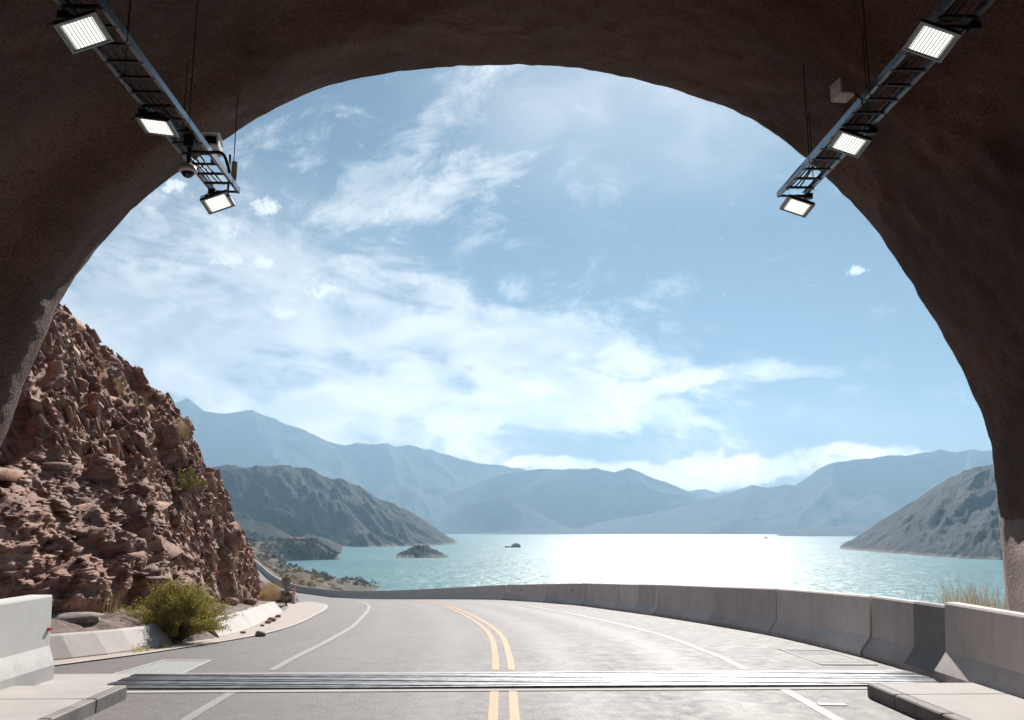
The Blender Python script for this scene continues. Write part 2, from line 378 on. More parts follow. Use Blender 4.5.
def mat_paint(name, col, wear):
    m, t, b = nt(name); v = coords(t); n = noise(t, v, 26, 6, .75); n2 = noise(t, v, 1.1, 4)
    c = mix(t, ramp(t, n, [(.50 - wear, g3(1)), (.62 - wear, g3(0))]), col, (.17, .155, .148))
    c = mix(t, ramp(t, n2, [(.4, g3(.35)), (.6, g3(0))]), c, tuple(x * .7 for x in col))
    L(t, c, b.inputs['Base Color']); b.inputs['Roughness'].default_value = .55; bump(t, b, n, .3, .004); return m
M['yellow'] = mat_paint('yellow_road_paint', (.60, .235, .040), .15)
M['whiteline'] = mat_paint('white_road_paint', (.37, .35, .335), .15)
# lamp lenses: bright rows of small lenses behind glass
def mat_led():
    m, t, b = nt('lit_lens_rows'); v = coords(t)
    sp = N(t, 'ShaderNodeSeparateXYZ'); L(t, v, sp.inputs[0])
    def cell(o, p): return mth(t, 'ABSOLUTE', mth(t, 'SUBTRACT', mth(t, 'FRACT', mth(t, 'DIVIDE', o, p)), .5))
    a = ramp(t, cell(sp.outputs[0], .030), [(.24, g3(1)), (.40, g3(.10))]); c = ramp(t, cell(sp.outputs[1], .026), [(.30, g3(1)), (.46, g3(.45))])
    e = mth(t, 'MULTIPLY', a, c); b.inputs['Base Color'].default_value = (.25, .26, .25, 1)
    b.inputs['Emission Color'].default_value = (1, .98, .92, 1); L(t, mth(t, 'ADD', mth(t, 'MULTIPLY', e, 1.0), .10), b.inputs['Emission Strength']); b.inputs['Roughness'].default_value = .3
    return m
M['led'] = mat_led()

# ------------------------------------------------------------------ camera, sun, sky
SUN_EL, SUN_AZ = math.radians(38), math.radians(13.8)     # azimuth clockwise from +Y
cd = bpy.data.cameras.new('camera'); cam = bpy.data.objects.new('camera', cd); COL.objects.link(cam); scene.camera = cam
cam.location = (0, 0, CAMZ); cam.rotation_euler = (PI / 2 + PITCH, 0, -YAW); cd.sensor_width = 36; cd.lens = FPX * 36 / 1024
cd.clip_start = .05; cd.clip_end = 60000
sd = bpy.data.lights.new('sun', 'SUN'); sun = bpy.data.objects.new('sun', sd); COL.objects.link(sun)
sd.energy = 4.6; sd.angle = math.radians(.53); sd.color = (1, .955, .89)
sdir = Vector((math.sin(SUN_AZ) * math.cos(SUN_EL), math.cos(SUN_AZ) * math.cos(SUN_EL), math.sin(SUN_EL)))
sun.rotation_euler = sdir.to_track_quat('Z', 'Y').to_euler(); sun.location = (0, 0, 40)

w = bpy.data.worlds.new('World'); scene.world = w; w.use_nodes = True; t = w.node_tree
bg = t.nodes['Background']; bg.inputs['Strength'].default_value = .06
sky = N(t, 'ShaderNodeTexSky', sky_type='NISHITA'); sky.sun_disc = False; sky.sun_elevation = SUN_EL; sky.sun_rotation = SUN_AZ
sky.air_density = 1.1; sky.dust_density = .8; sky.ozone_density = 1.6; sky.altitude = 1400
tc = N(t, 'ShaderNodeTexCoord'); nrm = N(t, 'ShaderNodeVectorMath', operation='NORMALIZE'); L(t, tc.outputs['Generated'], nrm.inputs[0])
sp = N(t, 'ShaderNodeSeparateXYZ'); L(t, nrm.outputs[0], sp.inputs[0])
AZ = mth(t, 'ARCTAN2', sp.outputs[0], sp.outputs[1]); EL = mth(t, 'ARCSINE', sp.outputs[2])
cmb = N(t, 'ShaderNodeCombineXYZ'); L(t, AZ, cmb.inputs[0]); L(t, EL, cmb.inputs[1])
def skymap(scale, rot):
    mp = N(t, 'ShaderNodeMapping', vector_type='TEXTURE'); mp.inputs['Rotation'].default_value = (0, 0, rot); mp.inputs['Scale'].default_value = (scale[0], scale[1], 1)
    L(t, cmb.outputs[0], mp.inputs[0]); return mp.outputs[0]
def azel(px, py):
    v = ray(px, py); return math.atan2(v[0], v[1]), math.atan2(v[2], math.hypot(v[0], v[1]))
wn = N(t, 'ShaderNodeTexNoise'); wn.inputs['Scale'].default_value = 5; wn.inputs['Detail'].default_value = 4; L(t, cmb.outputs[0], wn.inputs['Vector'])
wsub = N(t, 'ShaderNodeVectorMath', operation='SUBTRACT'); L(t, wn.outputs['Color'], wsub.inputs[0]); wsub.inputs[1].default_value = (.5, .5, .5)
wscl = N(t, 'ShaderNodeVectorMath', operation='SCALE'); L(t, wsub.outputs[0], wscl.inputs[0]); wscl.inputs['Scale'].default_value = .11
wadd = N(t, 'ShaderNodeVectorMath', operation='ADD'); L(t, cmb.outputs[0], wadd.inputs[0]); L(t, wscl.outputs[0], wadd.inputs[1])
def blob(px, py, rx, ry, deg=0, warp=True, power=1.0):
    """soft ellipse of sky round the direction seen at that spot; radii in radians"""
    a, e = azel(px, py)
    mp = N(t, 'ShaderNodeMapping', vector_type='TEXTURE'); mp.inputs['Location'].default_value = (a, e, 0)
    mp.inputs['Rotation'].default_value = (0, 0, math.radians(deg)); mp.inputs['Scale'].default_value = (rx / FPX, ry / FPX, 1)
    L(t, (wadd if warp else cmb).outputs[0], mp.inputs[0])
    ln = N(t, 'ShaderNodeVectorMath', operation='LENGTH'); L(t, mp.outputs[0], ln.inputs[0])
    mr = N(t, 'ShaderNodeMapRange', interpolation_type='SMOOTHSTEP'); L(t, ln.outputs['Value'], mr.inputs[0])
    mr.inputs[1].default_value = 1.3; mr.inputs[2].default_value = .15; mr.inputs[3].default_value = 0; mr.inputs[4].default_value = power
    return mr.outputs[0]
def amax(L_):
    r = L_[0]
    for x in L_[1:]: r = mth(t, 'MAXIMUM', r, x)
    return r
def sm(x, a, b, lo=0, hi=1):
    mr = N(t, 'ShaderNodeMapRange', interpolation_type='SMOOTHSTEP'); L(t, x, mr.inputs[0])
    for i, v in enumerate((a, b, lo, hi)): mr.inputs[1 + i].default_value = v
    return mr.outputs[0]
def snoise(vec, s, d=8, r=.6, dist=0): return noise(t, vec, s, d, r, dist)
# high streaky cloud
fib = snoise(cmb.outputs[0], 22, 9, .68, .5)
streak = mth(t, 'ADD', mth(t, 'MULTIPLY', snoise(skymap((1.0, .34), math.radians(-12)), 7, 10, .66, .5), .7), mth(t, 'MULTIPLY', fib, .3))
streak2 = mth(t, 'ADD', mth(t, 'MULTIPLY', snoise(skymap((1.0, .36), math.radians(24)), 7, 10, .68, .6), .7), mth(t, 'MULTIPLY', fib, .3))
puffy = snoise(cmb.outputs[0], 14, 9, .62, .3)
mA = amax([blob(150, 340, 210, 110, -8), blob(330, 310, 250, 75, -18), blob(520, 350, 260, 70, -12), blob(470, 405, 330, 36, 2), blob(690, 383, 150, 16, 4, True, .9),
           blob(330, 425, 230, 36, -6)])
mB = amax([blob(420, 190, 210, 45, 12), blob(350, 205, 110, 26, 10), blob(470, 100, 130, 45, 35, True, .85), blob(280, 160, 90, 70, 30, True, .7), blob(560, 160, 60, 20, 10, True, .7),
           blob(520, 270, 110, 50, -30, True, .62), blob(640, 270, 120, 40, -20, True, .45)])
cA = sm(mth(t, 'ADD', mA, mth(t, 'MULTIPLY', mth(t, 'SUBTRACT', streak, .5), 4.0)), .18, .98)
cB = sm(mth(t, 'ADD', mB, mth(t, 'MULTIPLY', mth(t, 'SUBTRACT', streak2, .5), 5.0)), .35, 1.4, 0, .85)
# low cumulus bank and the thick foot of the main band
mC = amax([blob(680, 470, 240, 26, 0), blob(580, 462, 120, 17, 0), blob(880, 455, 220, 13, 3, True, .85), blob(420, 408, 300, 28, 1), blob(560, 395, 150, 22, 3), blob(620, 392, 170, 12, 4)])
cC = sm(mth(t, 'ADD', mC, mth(t, 'MULTIPLY', mth(t, 'SUBTRACT', puffy, .5), 2.6)), .38, .80)
small = []
for (x, y, a, b_) in [(323, 292, 30, 17), (228, 261, 22, 11), (258, 262, 18, 12), (229, 233, 15, 12), (283, 314, 15, 9), (265, 206, 20, 13), (178, 186, 14, 9), (166, 190, 8, 6), (215, 262, 12, 7), (630, 371, 9, 6), (858, 271, 14, 6)]:
    small.append(blob(x, y, a, b_, 0, False))
puff2 = snoise(cmb.outputs[0], 70, 8, .68, .6)
cD = sm(mth(t, 'ADD', amax(small), mth(t, 'MULTIPLY', mth(t, 'SUBTRACT', puff2, .5), 3.6)), .42, 1.2, 0, .75)
veil = blob(640, 90, 240, 110, 0, True, .42)
veil2 = amax([blob(170, 330, 330, 170, -10, True, .5), blob(620, 460, 600, 60, 0, True, .3)])
cover = amax([mth(t, 'MULTIPLY', cA, .92), mth(t, 'MULTIPLY', cB, .85), cC, cD])
vv = mth(t, 'ADD', veil, mth(t, 'MULTIPLY', veil2, sm(streak, .3, .7, .5, 1)))
cover = mth(t, 'SUBTRACT', 1.0, mth(t, 'MULTIPLY', mth(t, 'SUBTRACT', 1.0, cover), mth(t, 'SUBTRACT', 1.0, vv, clamp=True)), clamp=True)
# clouds: white with grey-blue hollows
shade = snoise(skymap((1, .5), 0), 9, 7, .55, .5)
ccol = mix(t, sm(shade, .35, .65), (7.0, 7.1, 7.3), (12.0, 11.4, 11.0))
ccol = mix(t, cD, mix(t, blob(170, 330, 260, 160, -10), ccol, mix(t, 1.0, ccol, (.84, .87, .91), 'MULTIPLY')), (13.4, 13.0, 12.8))
lowb = mix(t, sm(EL, .02, .22), (2.5, 2.3, 2.2), g3(1.0))
hs = N(t, 'ShaderNodeHueSaturation'); hs.inputs['Saturation'].default_value = .92; L(t, sky.outputs[0], hs.inputs['Color'])
L(t, mix(t, cover, mix(t, 1.0, hs.outputs[0], (.20, .29, .35), 'MULTIPLY'), mix(t, 1.0, ccol, lowb, 'MULTIPLY')), bg.inputs['Color'])
scene.view_settings.view_transform = 'Standard'; scene.view_settings.look = 'None'; scene.view_settings.gamma = 1
scene.view_settings.exposure = .74; scene.view_settings.use_curve_mapping = False
scene.cycles.use_denoising = True
scene.cycles.max_bounces = 8; scene.cycles.diffuse_bounces = 4; scene.cycles.volume_bounces = 0; scene.cycles.sample_clamp_indirect = 6
scene.cycles.caustics_reflective = False; scene.cycles.caustics_refractive = False

# ------------------------------------------------------------------ haze
hm = bpy.data.materials.new('haze_air'); hm.use_nodes = True; ht = hm.node_tree; ht.nodes.remove(ht.nodes['Principled BSDF'])
pv = N(ht, 'ShaderNodeVolumePrincipled'); pv.inputs['Density'].default_value = 2.1e-4; pv.inputs['Color'].default_value = (.46, .73, 1.0, 1); pv.inputs['Anisotropy'].default_value = .35
L(ht, pv.outputs[0], ht.nodes['Material Output'].inputs['Volume'])
tag(MB().box((0, 2400, 365), (9400, 7900, 810)).build('haze', hm), 'thin pale blue haze filling the air over the lake and mountains', 'haze', None, 'stuff')

# ------------------------------------------------------------------ terrain
XS_Y = [-200, -60, 0, 50, 100, 150, 200, 250, 300, 360, 385, 405, 430, 460, 495, 510, 530, 560, 640, 690, 712, 730, 760, 800, 900, 1000, 1200]
XS_X = [75, 64, 60, 50, 38, 18, -12, -38, -50, -41, -40, -60, -88, -106, -90, -98, -122, -142, -168, -140, -112, -114, -140, -200, -270, -330, -420]
def smooth01(x): x = np.clip(x, 0, 1); return x * x * (3 - 2 * x)
def road_dist(X, Y):
    """signed distance east of the barrier line (positive = lake side)"""
    bx = np.interp(Y, BL[:, 1], BL[:, 0]); by = np.gradient(BL[:, 0], BL[:, 1]); sl = np.interp(Y, BL[:, 1], by)
    return (X - bx) / np.sqrt(1 + sl * sl)
def terrain(X, Y):
    wob = fbm(np.stack([X * .02, Y * .02, X * 0], -1), 4, 3) * 5 * smooth01((Y - 250) / 150)
    d = np.interp(Y, XS_Y, XS_X) + wob - X
    n = fbm(np.stack([X * .05, Y * .05, X * 0 + 3], -1), 5, 5)
    steep = np.where(d < 0, d * .5, np.minimum(d * .52, 15))
    low = np.where(d < 0, d * .3, .13 * np.minimum(d, 36) + .5 * np.clip(d - 36, 0, 26))
    spit = np.where(d < 0, d * .5, .22 * np.minimum(d, 14) + .10 * np.clip(d - 14, 0, 30) + .45 * np.clip(d - 44, 0, 26))
    head = np.where(d < 0, d * .6, np.minimum(d * .75, 13.6))
    w1 = smooth01((Y - 300) / 50); h = steep * (1 - w1) + low * w1
    w2 = smooth01((Y - 425) / 25); h = h * (1 - w2) + spit * w2
    w3 = smooth01((Y - 610) / 50); h = h * (1 - w3) + head * w3
    h = h + n * 1.6 * smooth01(d / 12) * (1 - .8 * w3 * smooth01((d - 18) / 10)) + n * .6
    z = LAKE + np.maximum(h, -8)
    # bench cut for the road, with a bank down to the lake outside it
    rd = road_dist(X, Y); zr_ = rz(Y); m = smooth01((330 - Y) / 60)
    bench = np.where(rd > 2.2, np.maximum(zr_ - .15 - (rd - 2.2) * .62 + n * .5 * np.clip((rd - 2) / 6, 0, 1), LAKE - 8), zr_ - .12)
    bench = np.where((rd > .6) & (rd < 3.5), bench + .22 * np.exp(-((rd - 2.0) / .8) ** 2), bench)
    bench = bench + .55 * np.exp(-((rd - 2.4) / 1.3) ** 2) * smooth01((24 - Y) / 6) * (Y > 9) * (rd > .6)
    bench = np.where(rd < -15, zr_ - .12 + np.minimum((-15 - rd) * .35, 9) + n * 1.0 * np.clip((-15 - rd) / 10, 0, 1), bench)
    k = smooth01((rd + 70) / 30) if True else 1
    far_bank = np.where(rd > 2.2, np.maximum(bench, z) if False else bench, bench)
    wfar = smooth01((Y - 150) / 60) * smooth01((rd - 3) / 6)             # beyond the bend the natural slope takes over
    out = far_bank * (1 - wfar) + np.minimum(z, far_bank * 0 + zr_ + .3) * wfar
    res = out * m + z * (1 - m)
    # the spur the tunnel runs through
    return res
def axis(parts):
    o = []
    for a, b, st in parts: o += list(np.arange(a, b, st))
    return np.array(o + [parts[-1][1]], float)
ax = axis([(-4500, -1500, 750), (-1500, -420, 60), (-420, -150, 10), (-150, -20, 1.6), (-20, 20, .9), (20, 90, 3), (90, 600, 60), (600, 4500, 700)])
ay = axis([(-1400, -200, 400), (-200, -60, 20), (-60, 0, 4), (0, 70, .9), (70, 460, 2.2), (460, 760, 3), (760, 1100, 12), (1100, 6200, 700)])
XX, YY = np.meshgrid(ax, ay)
ZZt = terrain(XX, np.clip(YY, -150, 1150))
ZZt = np.where(YY > 1000, ZZt * (1 - smooth01((YY - 1000) / 100)) + -34 * smooth01((YY - 1000) / 100), ZZt)
ZZt = np.where(YY < -60, np.minimum(ZZt, 0) - 2, ZZt)
tag(grid('ground', np.stack([XX, YY, ZZt], -1), M['shore'], flip=True), 'dry brown ground sloping from the road down to the lake', 'ground', None, 'structure')
gw = axis([(-4500, 4500, 1500)])
XX, YY = np.meshgrid(gw, axis([(-1400, 6200, 1000)]))
tag(grid('water', np.stack([XX, YY, XX * 0 + LAKE], -1), M['water'], flip=True), 'turquoise lake glittering in the sun below the road', 'lake', None, 'structure')

# ------------------------------------------------------------------ road
ss = np.concatenate([np.arange(5, 90, 2.0), np.arange(90, 340, 1.5)])
oo = np.concatenate([np.linspace(-.7, 13.6, 14)])
def road_sheet(name, o0, o1, s0, s1, dz, mat, n=2, step=1.2, **kw):
    s = np.arange(s0, s1 + step, step); o = np.linspace(o0, o1, n)
    P = np.zeros((len(s), n, 3))
    for j, q in enumerate(o):
        p = off(s, np.full(len(s), q)); P[:, j, :2] = p; P[:, j, 2] = rz(p[:, 1]) + dz
    return grid(name, P, mat, kw.get('parent'), True, flip=kw.get('flip', True))
S0 = s_at_y(-50); SP = s_at_y(11.7)
rd_ = road_sheet('road', -.7, 12.2, S0, s_at_y(335), 0, M['asphalt'], 66, 1.0)
la = rd_.data.attributes.new('lane', 'FLOAT', 'POINT'); la.data.foreach_set('value', np.tile(np.linspace(-.7, 12.2, 66), len(rd_.data.vertices) // 66).astype(np.float32))
tag(rd_, 'grey asphalt road curving left and downhill from the tunnel', 'road', None, 'structure')
yr = empty('painted_centre_line', (0, 12, 0)); tag(yr, 'double yellow centre line painted down the curving road', 'road marking', None, 'structure')
def line(name, o, wdt, s0, s1, mat, label, dashes=None):
    ob = road_sheet(name, o - wdt / 2, o + wdt / 2, s0, s1, .0045, mat, 2, .6); tag(ob, label, 'road marking', None, 'structure'); return ob
bpy.data.objects.remove(yr)
SB0, SB1 = s_at_y(11.1), s_at_y(12.9)      # the trench crosses here
for o, nm in ((5.45, 'right'), (5.67, 'left')):
    for a, b_, w_ in ((S0, SB0, 'inside the tunnel'), (SB1, s_at_y(250), 'on the open road')):
        line('centre_line', o, .10, a, b_, M['yellow'], f'{nm} stripe of the double yellow centre line {w_}')
for o, nm in ((2.20, 'right'), (8.76, 'left')):
    for a, b_, w_ in ((S0, SB0, 'inside the tunnel'), (SB1, s_at_y(250), 'on the open road')):
        line('edge_line', o, .12, a, b_, M['whiteline'], f'worn white edge line on the {nm} of the road {w_}')
# short worn white mark beside the right edge line
mk = MB(); p = on_road(832, 705); mk.box((p[0], p[1], .0065), (.30, .14, .003), Matrix.Rotation(-.1, 3, 'Z'))
tag(mk.build('paint_mark', M['whiteline']), 'short worn white dash on the asphalt right of the edge line', 'road marking', None, 'structure')

# ------------------------------------------------------------------ sidewalks in the tunnel
def slab(name, x0, x1, y0, y1, zt, kerb_side, label):
    r = empty(name, ((x0 + x1) / 2, (y0 + y1) / 2, 0)); tag(r, label, 'sidewalk', None, 'structure')
    y = y0; k = 0
    mb = MB(); c = r.location
    L_ = 2.4
    while y < y1 - .01:
        e = min(y + L_, y1)
        mb.box(((x0 + x1) / 2 - c.x + (.07 if kerb_side < 0 else -.07) * 1, (y + e) / 2 - c.y, zt / 2 - .02), (x1 - x0 - .14, e - y - .012, zt + .04), bev=.008); y = e
    mb.build('paving', M['walk'], r)
    kb = MB(); kx = x0 + .0685 if kerb_side < 0 else x1 - .0685; y = y0
    while y < y1 - .01:
        e = min(y + 1.0, y1); kb.box((kx - c.x, (y + e) / 2 - c.y, zt / 2 - .018), (.132, e - y - .01, zt + .036), bev=.014); y = e
    kb.build('kerb', M['kerb_dark'], r)
    return r
lk = at_z(128, 685, .15); rk = at_z(866, 683, .15)
slab('sidewalk', -6.5, float(lk[0]), -50.0, float(lk[1]) , .15, 1, 'raised concrete sidewalk on the left with the white barrier on it')
slab('sidewalk', float(rk[0]), 7.2, -50.0, float(rk[1]), .15, -1, 'raised concrete sidewalk on the right with a dark kerb face')

# ------------------------------------------------------------------ concrete barriers
PROF = [(0, -.10), (0, .075), (.165, .30), (.205, .885), (.225, .91), (.375, .91), (.395, .885), (.435, .30), (.60, .075), (.60, -.10)]
def barrier(s0, s1, o, mat, label, zadd=None, group='concrete barriers along the lake side of the road', mirror=False, shift=0.0, name='concrete_barrier'):
    n = max(2, int((s1 - s0) / 1.0) + 1); s = np.linspace(s0 + .028, s1 - .028, n)
    mid = path([(s0 + s1) / 2])[0]
    r = empty(name, (mid[0], mid[1], float(rz(mid[1])))); tag(r, label, 'barrier', group)
    rows = []
    ends = [(s[0] + .02, .03)] + [(q, 0) for q in s] + [(s[-1] - .02, .03)]
    jit = RNG.normal(0, .012)
    for i, (q, ins) in enumerate(ends):
        qq = q + (.0 if ins == 0 else (-.018 if i == 0 else .018))
        row = []
        for (x, z) in PROF:
            if ins: x = .3 + (x - .3) * .94; z = z * .97 if z > 0 else z
            oo_ = -x - shift if not mirror else x + shift
            p = off(np.array([qq]), np.array([oo_ + o + jit]))[0]
            row.append((p[0] - r.location.x, p[1] - r.location.y, (zadd if zadd is not None else float(rz(p[1]))) + z - r.location.z))
        rows.append(row)
    vs = [v for row in rows for v in row]; m = len(PROF); fs = []
    for i in range(len(rows) - 1):
        for j in range(m - 1): fs.append((i*m+j, (i+1)*m+j, (i+1)*m+j+1, i*m+j+1))
    fs += [tuple(range(m)), tuple(range(len(vs)-1, len(vs)-m-1, -1))]
    if mirror: fs = [f[::-1] for f in fs]
    MB().add(vs, fs).build('barrier_body', mat, r)
    return r
ordn = ['first', 'second', 'third', 'fourth', 'fifth', 'sixth', 'seventh', 'eighth', 'ninth', 'tenth', 'eleventh', 'twelfth']
js = [11.75, 14.35, 18.8, 23.2, 28.2, 33.2, 38.6, 46.5, 56.5]
mats = ['conc_grey', 'conc_light', 'conc_grey', 'conc_grey_b', 'conc_light', 'conc_grey_b', 'conc_grey', 'conc_grey_b']
desc = ['grey concrete barrier with a darker end, first beyond the tunnel mouth, gap on its left', 'paler concrete barrier, second beyond the tunnel mouth, opposite the right drain cover',
        'darker grey concrete barrier, third beyond the tunnel mouth', 'weathered concrete barrier, fourth beyond the tunnel mouth', 'pale concrete barrier, fifth beyond the tunnel mouth',
        'stained concrete barrier, sixth beyond the tunnel mouth', 'long grey concrete barrier with an orange reflector, seventh beyond the tunnel mouth', 'long grey barrier with an orange reflector just before the continuous wall begins']
BAR = []
for i in range(8):
    BAR.append(barrier(s_at_y(js[i]), s_at_y(js[i+1]), 0, M[mats[i]], desc[i]))
wl = barrier(s_at_y(56.6), s_at_y(330), 0, M['conc_grey_b'], 'long continuous concrete wall following the far bend above the lake', group=None, name='parapet_wall')
wl.children[0].name = 'wall_body'
SE = s_at_y(11.72)
barrier(SE - 6.0, SE, .16, M['conc_grey_b'], 'concrete barrier on the right sidewalk, tapered end at the tunnel mouth', .06)
barrier(SE - 12.0, SE - 6.0, .16, M['conc_grey_b'], 'concrete barrier on the right sidewalk deep in the tunnel beside the viewer', .06)
barrier(SE - 18.0, SE - 12.0, .16, M['conc_grey'], 'concrete barrier on the right sidewalk behind the viewer', .06)
lb = at_z(55, 672, .15); lbx = float(lb[0]); lby = float(lb[1])
def left_barrier(y0, y1, label):
    r = empty('concrete_barrier', (lbx, (y0 + y1) / 2, .15)); tag(r, label, 'barrier', 'white barriers on the left sidewalk')
    h = (y1 - y0) / 2; rows = []
    for y, k in ((-h - .0, .94), (-h + .03, 1), (h - .03, 1), (h, .94)):
        rows.append([(-(.3 + ((x if x > .3 else x * .5) - .3) * k), y, (z + .02) * (1 if k == 1 or z < 0 else .975)) for x, z in PROF])
    vs = [v for q in rows for v in q]; m = len(PROF); fs = []
    for i in range(3):
        for j in range(m - 1): fs.append((i*m+j, i*m+j+1, (i+1)*m+j+1, (i+1)*m+j)[::-1])
    fs += [tuple(range(m)), tuple(range(len(vs)-1, len(vs)-m-1, -1))]
    MB().add(vs, fs).build('barrier_body', M['white_paint'], r); return r
LB = left_barrier(lby - 5.2, lby, 'white painted concrete barrier end with a small red reflector on the left sidewalk')
left_barrier(lby - 10.5, lby - 5.25, 'white painted concrete barrier on the left sidewalk beside the viewer')
# reflectors
rf = MB().box((-.075, 2.6 - .08, .52), (.035, .07, .035)); rf.build('reflector', M['red'], LB)
for k, px in ((6, 572), (7, 519)):
    b_ = BAR[k]; q = s_at_y({6: 41.0, 7: 52.5}[k]); p = off(np.array([q]), np.array([-.13]))[0]
    MB().box((p[0] - b_.location.x, p[1] - b_.location.y, float(rz(p[1])) - b_.location.z + .62), (.10, .10, .06)).build('reflector', M['orange'], b_)
# darker overlay near the tunnel end of the first barrier and the pale patch on the fifth
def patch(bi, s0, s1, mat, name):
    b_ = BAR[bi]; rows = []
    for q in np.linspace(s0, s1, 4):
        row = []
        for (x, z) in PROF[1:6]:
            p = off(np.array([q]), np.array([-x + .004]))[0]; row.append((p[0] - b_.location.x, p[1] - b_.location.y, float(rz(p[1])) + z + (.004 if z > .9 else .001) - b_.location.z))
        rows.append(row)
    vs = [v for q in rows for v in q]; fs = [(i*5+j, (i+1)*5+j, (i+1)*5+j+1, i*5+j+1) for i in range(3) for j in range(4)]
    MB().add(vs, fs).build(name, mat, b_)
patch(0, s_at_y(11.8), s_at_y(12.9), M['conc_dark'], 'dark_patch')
patch(4, s_at_y(28.6), s_at_y(30.6), M['conc_pale'], 'pale_patch')

# ------------------------------------------------------------------ trench with steel bars across the road
y0, y1 = 11.38, 12.62
tr = empty('trench_drain', (.5, (y0 + y1) / 2, 0)); tag(tr, 'drainage trench of long steel bars crossing the whole road at the tunnel mouth', 'drain')
xa, xb = -4.62, 5.72
def zt(y): return float(rz(y))
MB().box((xa/2 + xb/2 - .5, 0, zt(12.2) - .003), (xb - xa, y1 - y0, .016)).build('trench_shade', M['trench_shade'], tr)  # flat sheet, depth shade of the trench put into its dark colour
for k, yy in enumerate((y0 - .11, y1 + .10)):
    mb = MB(); mb.box(((xa + xb) / 2 - .5, yy - tr.location.y, zt(yy) - .016), (xb - xa, .16, .05), bev=.008); mb.build('concrete_edge', M['walk'], tr)
MB().box((xa - .6 - .5, 0, zt(12) - .012), (1.18, y1 - y0 + .1, .05), bev=.006).build('concrete_pad', M['walk'], tr)
nb = 12
for k in range(nb):
    yy = y0 + (k + .5) * (y1 - y0) / nb
    pts = []
    for i in range(25):
        x = xa + (xb - xa) * i / 24
        pts.append((x - .5, yy - tr.location.y + .006 * math.sin(x * 1.3 + k * 2.1), zt(yy) + .000 + .004 * math.sin(x * .9 + k * 1.7)))
    MB().tube(pts, .034, 6).build('steel_bar', M['steel_dark'], tr, True)
# small drain covers
def cover_at(corn, label, up):
    P = [on_road(*c) for c in corn]; c = sum(P) / 4
    r = empty('drain_cover', c); tag(r, label, 'drain cover', 'square drain covers beside the road')
    out = [p - c for p in P]; inn = [v * .86 for v in out]
    for v in out + inn: pass
    mb = MB(); zs = .012
    vs = [(v[0], v[1], v[2] + zs) for v in out] + [(v[0], v[1], v[2] + zs) for v in inn] + [(v[0], v[1], v[2] - .03) for v in out] + [(v[0], v[1], v[2] - .03) for v in inn]
    fs = []
    for i in range(4):
        j = (i + 1) % 4; fs += [(i, j, 4+j, 4+i), (i, 8+i, 8+j, j), (4+i, 4+j, 12+j, 12+i)]
    mb.add(vs, fs).build('concrete_frame', M['walk'], r)
    g = MB(); n = 14
    a, b_, c2, d_ = [Vector((v[0], v[1], v[2] + .006)) for v in inn]
    g.add([a, b_, c2, d_], [(0, 1, 2, 3)])
    g.build('grating', M['gravel'], r)
cover_at([(108, 676), (180, 676), (213, 660.5), (163, 660.5)], 'square drain cover with pale concrete rim on the left shoulder', 1)
cover_at([(822, 665.5), (878, 665.5), (826, 650), (778, 649.5)], 'square drain cover at the foot of the right barrier', 1)

# ------------------------------------------------------------------ tunnel
YP = 11.8
arch = [(-6.75, -.15), (-6.78, 1.0), (-6.62, 2.0), (-6.26, 3.05), (-6.08, 3.74), (-5.83, 4.47), (-5.68, 4.95), (-5.21, 5.72), (-4.6, 6.44), (-3.70, 7.18), (-3.03, 7.66), (-2.08, 8.10), (-.96, 8.33), (.03, 8.40),
        (1.03, 8.40), (1.89, 8.29), (2.74, 8.05), (3.58, 7.73), (4.27, 7.29), (4.94, 6.62), (5.46, 5.97), (5.95, 5.12), (6.31, 4.42), (6.59, 3.73), (6.76, 3.05), (6.78, 2.27), (6.78, 1.49), (6.76, .98), (6.74, -.15)]
ap = catmull(arch, 9)
al = np.concatenate([[0], np.cumsum(np.linalg.norm(np.diff(ap, axis=0), axis=1))])
na = 330; u = np.linspace(0, al[-1], na); AX = np.interp(u, al, ap[:, 0]); AZc = np.interp(u, al, ap[:, 1])
tn = np.stack([np.gradient(AX), np.gradient(AZc)], -1); tn /= np.linalg.norm(tn, axis=1)[:, None]
nx, nz = -tn[:, 1], tn[:, 0]            # outward
for i in range(na):
    if nx[i] * AX[i] + nz[i] * (AZc[i] - 2) < 0: nx[i], nz[i] = -nx[i], -nz[i]
yy = np.concatenate([np.linspace(-48, 2, 60), np.linspace(2.12, YP, 110)])
Ug, Yg = np.meshgrid(u, yy, indexing='ij')
def lin_disp(Ug, Yg):
    # sprayed concrete over steel ribs: soft bands that cross the vault at a slant, plus lumps
    q = np.stack([Yg * .75 + .10 * Ug + .5 * fbm(np.stack([Ug * .22, Yg * .22, Ug * 0], -1), 3, 21), Ug * .06, Ug * 0 + 2], -1)
    bands = vnoise(q, 31) * .27
    lump = fbm(np.stack([Ug * .7, Yg * .7, Ug * 0 + 4], -1), 3, 41) * .07
    fine = fbm(np.stack([Ug * 5, Yg * 5, Ug * 0 + 6], -1), 3, 51) * .045
    low = np.clip(1 - (np.minimum(Ug, al[-1] - Ug)) / 2.0, .25, 1)
    return (bands + lump) * 1.0 + fine
D = lin_disp(Ug, Yg)
fade = np.clip((YP - Yg) / 1.2, 0, 1) ** .7
D = D * (.25 + .75 * fade) + fbm(np.stack([Ug * 7, Yg * 7, Ug * 0 + 6], -1), 3, 52) * .02
Pl = np.stack([AX[:, None] + nx[:, None] * D, Yg, AZc[:, None] + nz[:, None] * D], -1)
tun = empty('tunnel', (0, YP, 0)); tag(tun, 'dark brown tunnel vault of rough sprayed concrete framing the view', 'tunnel')
off0 = np.array([0, YP, 0])
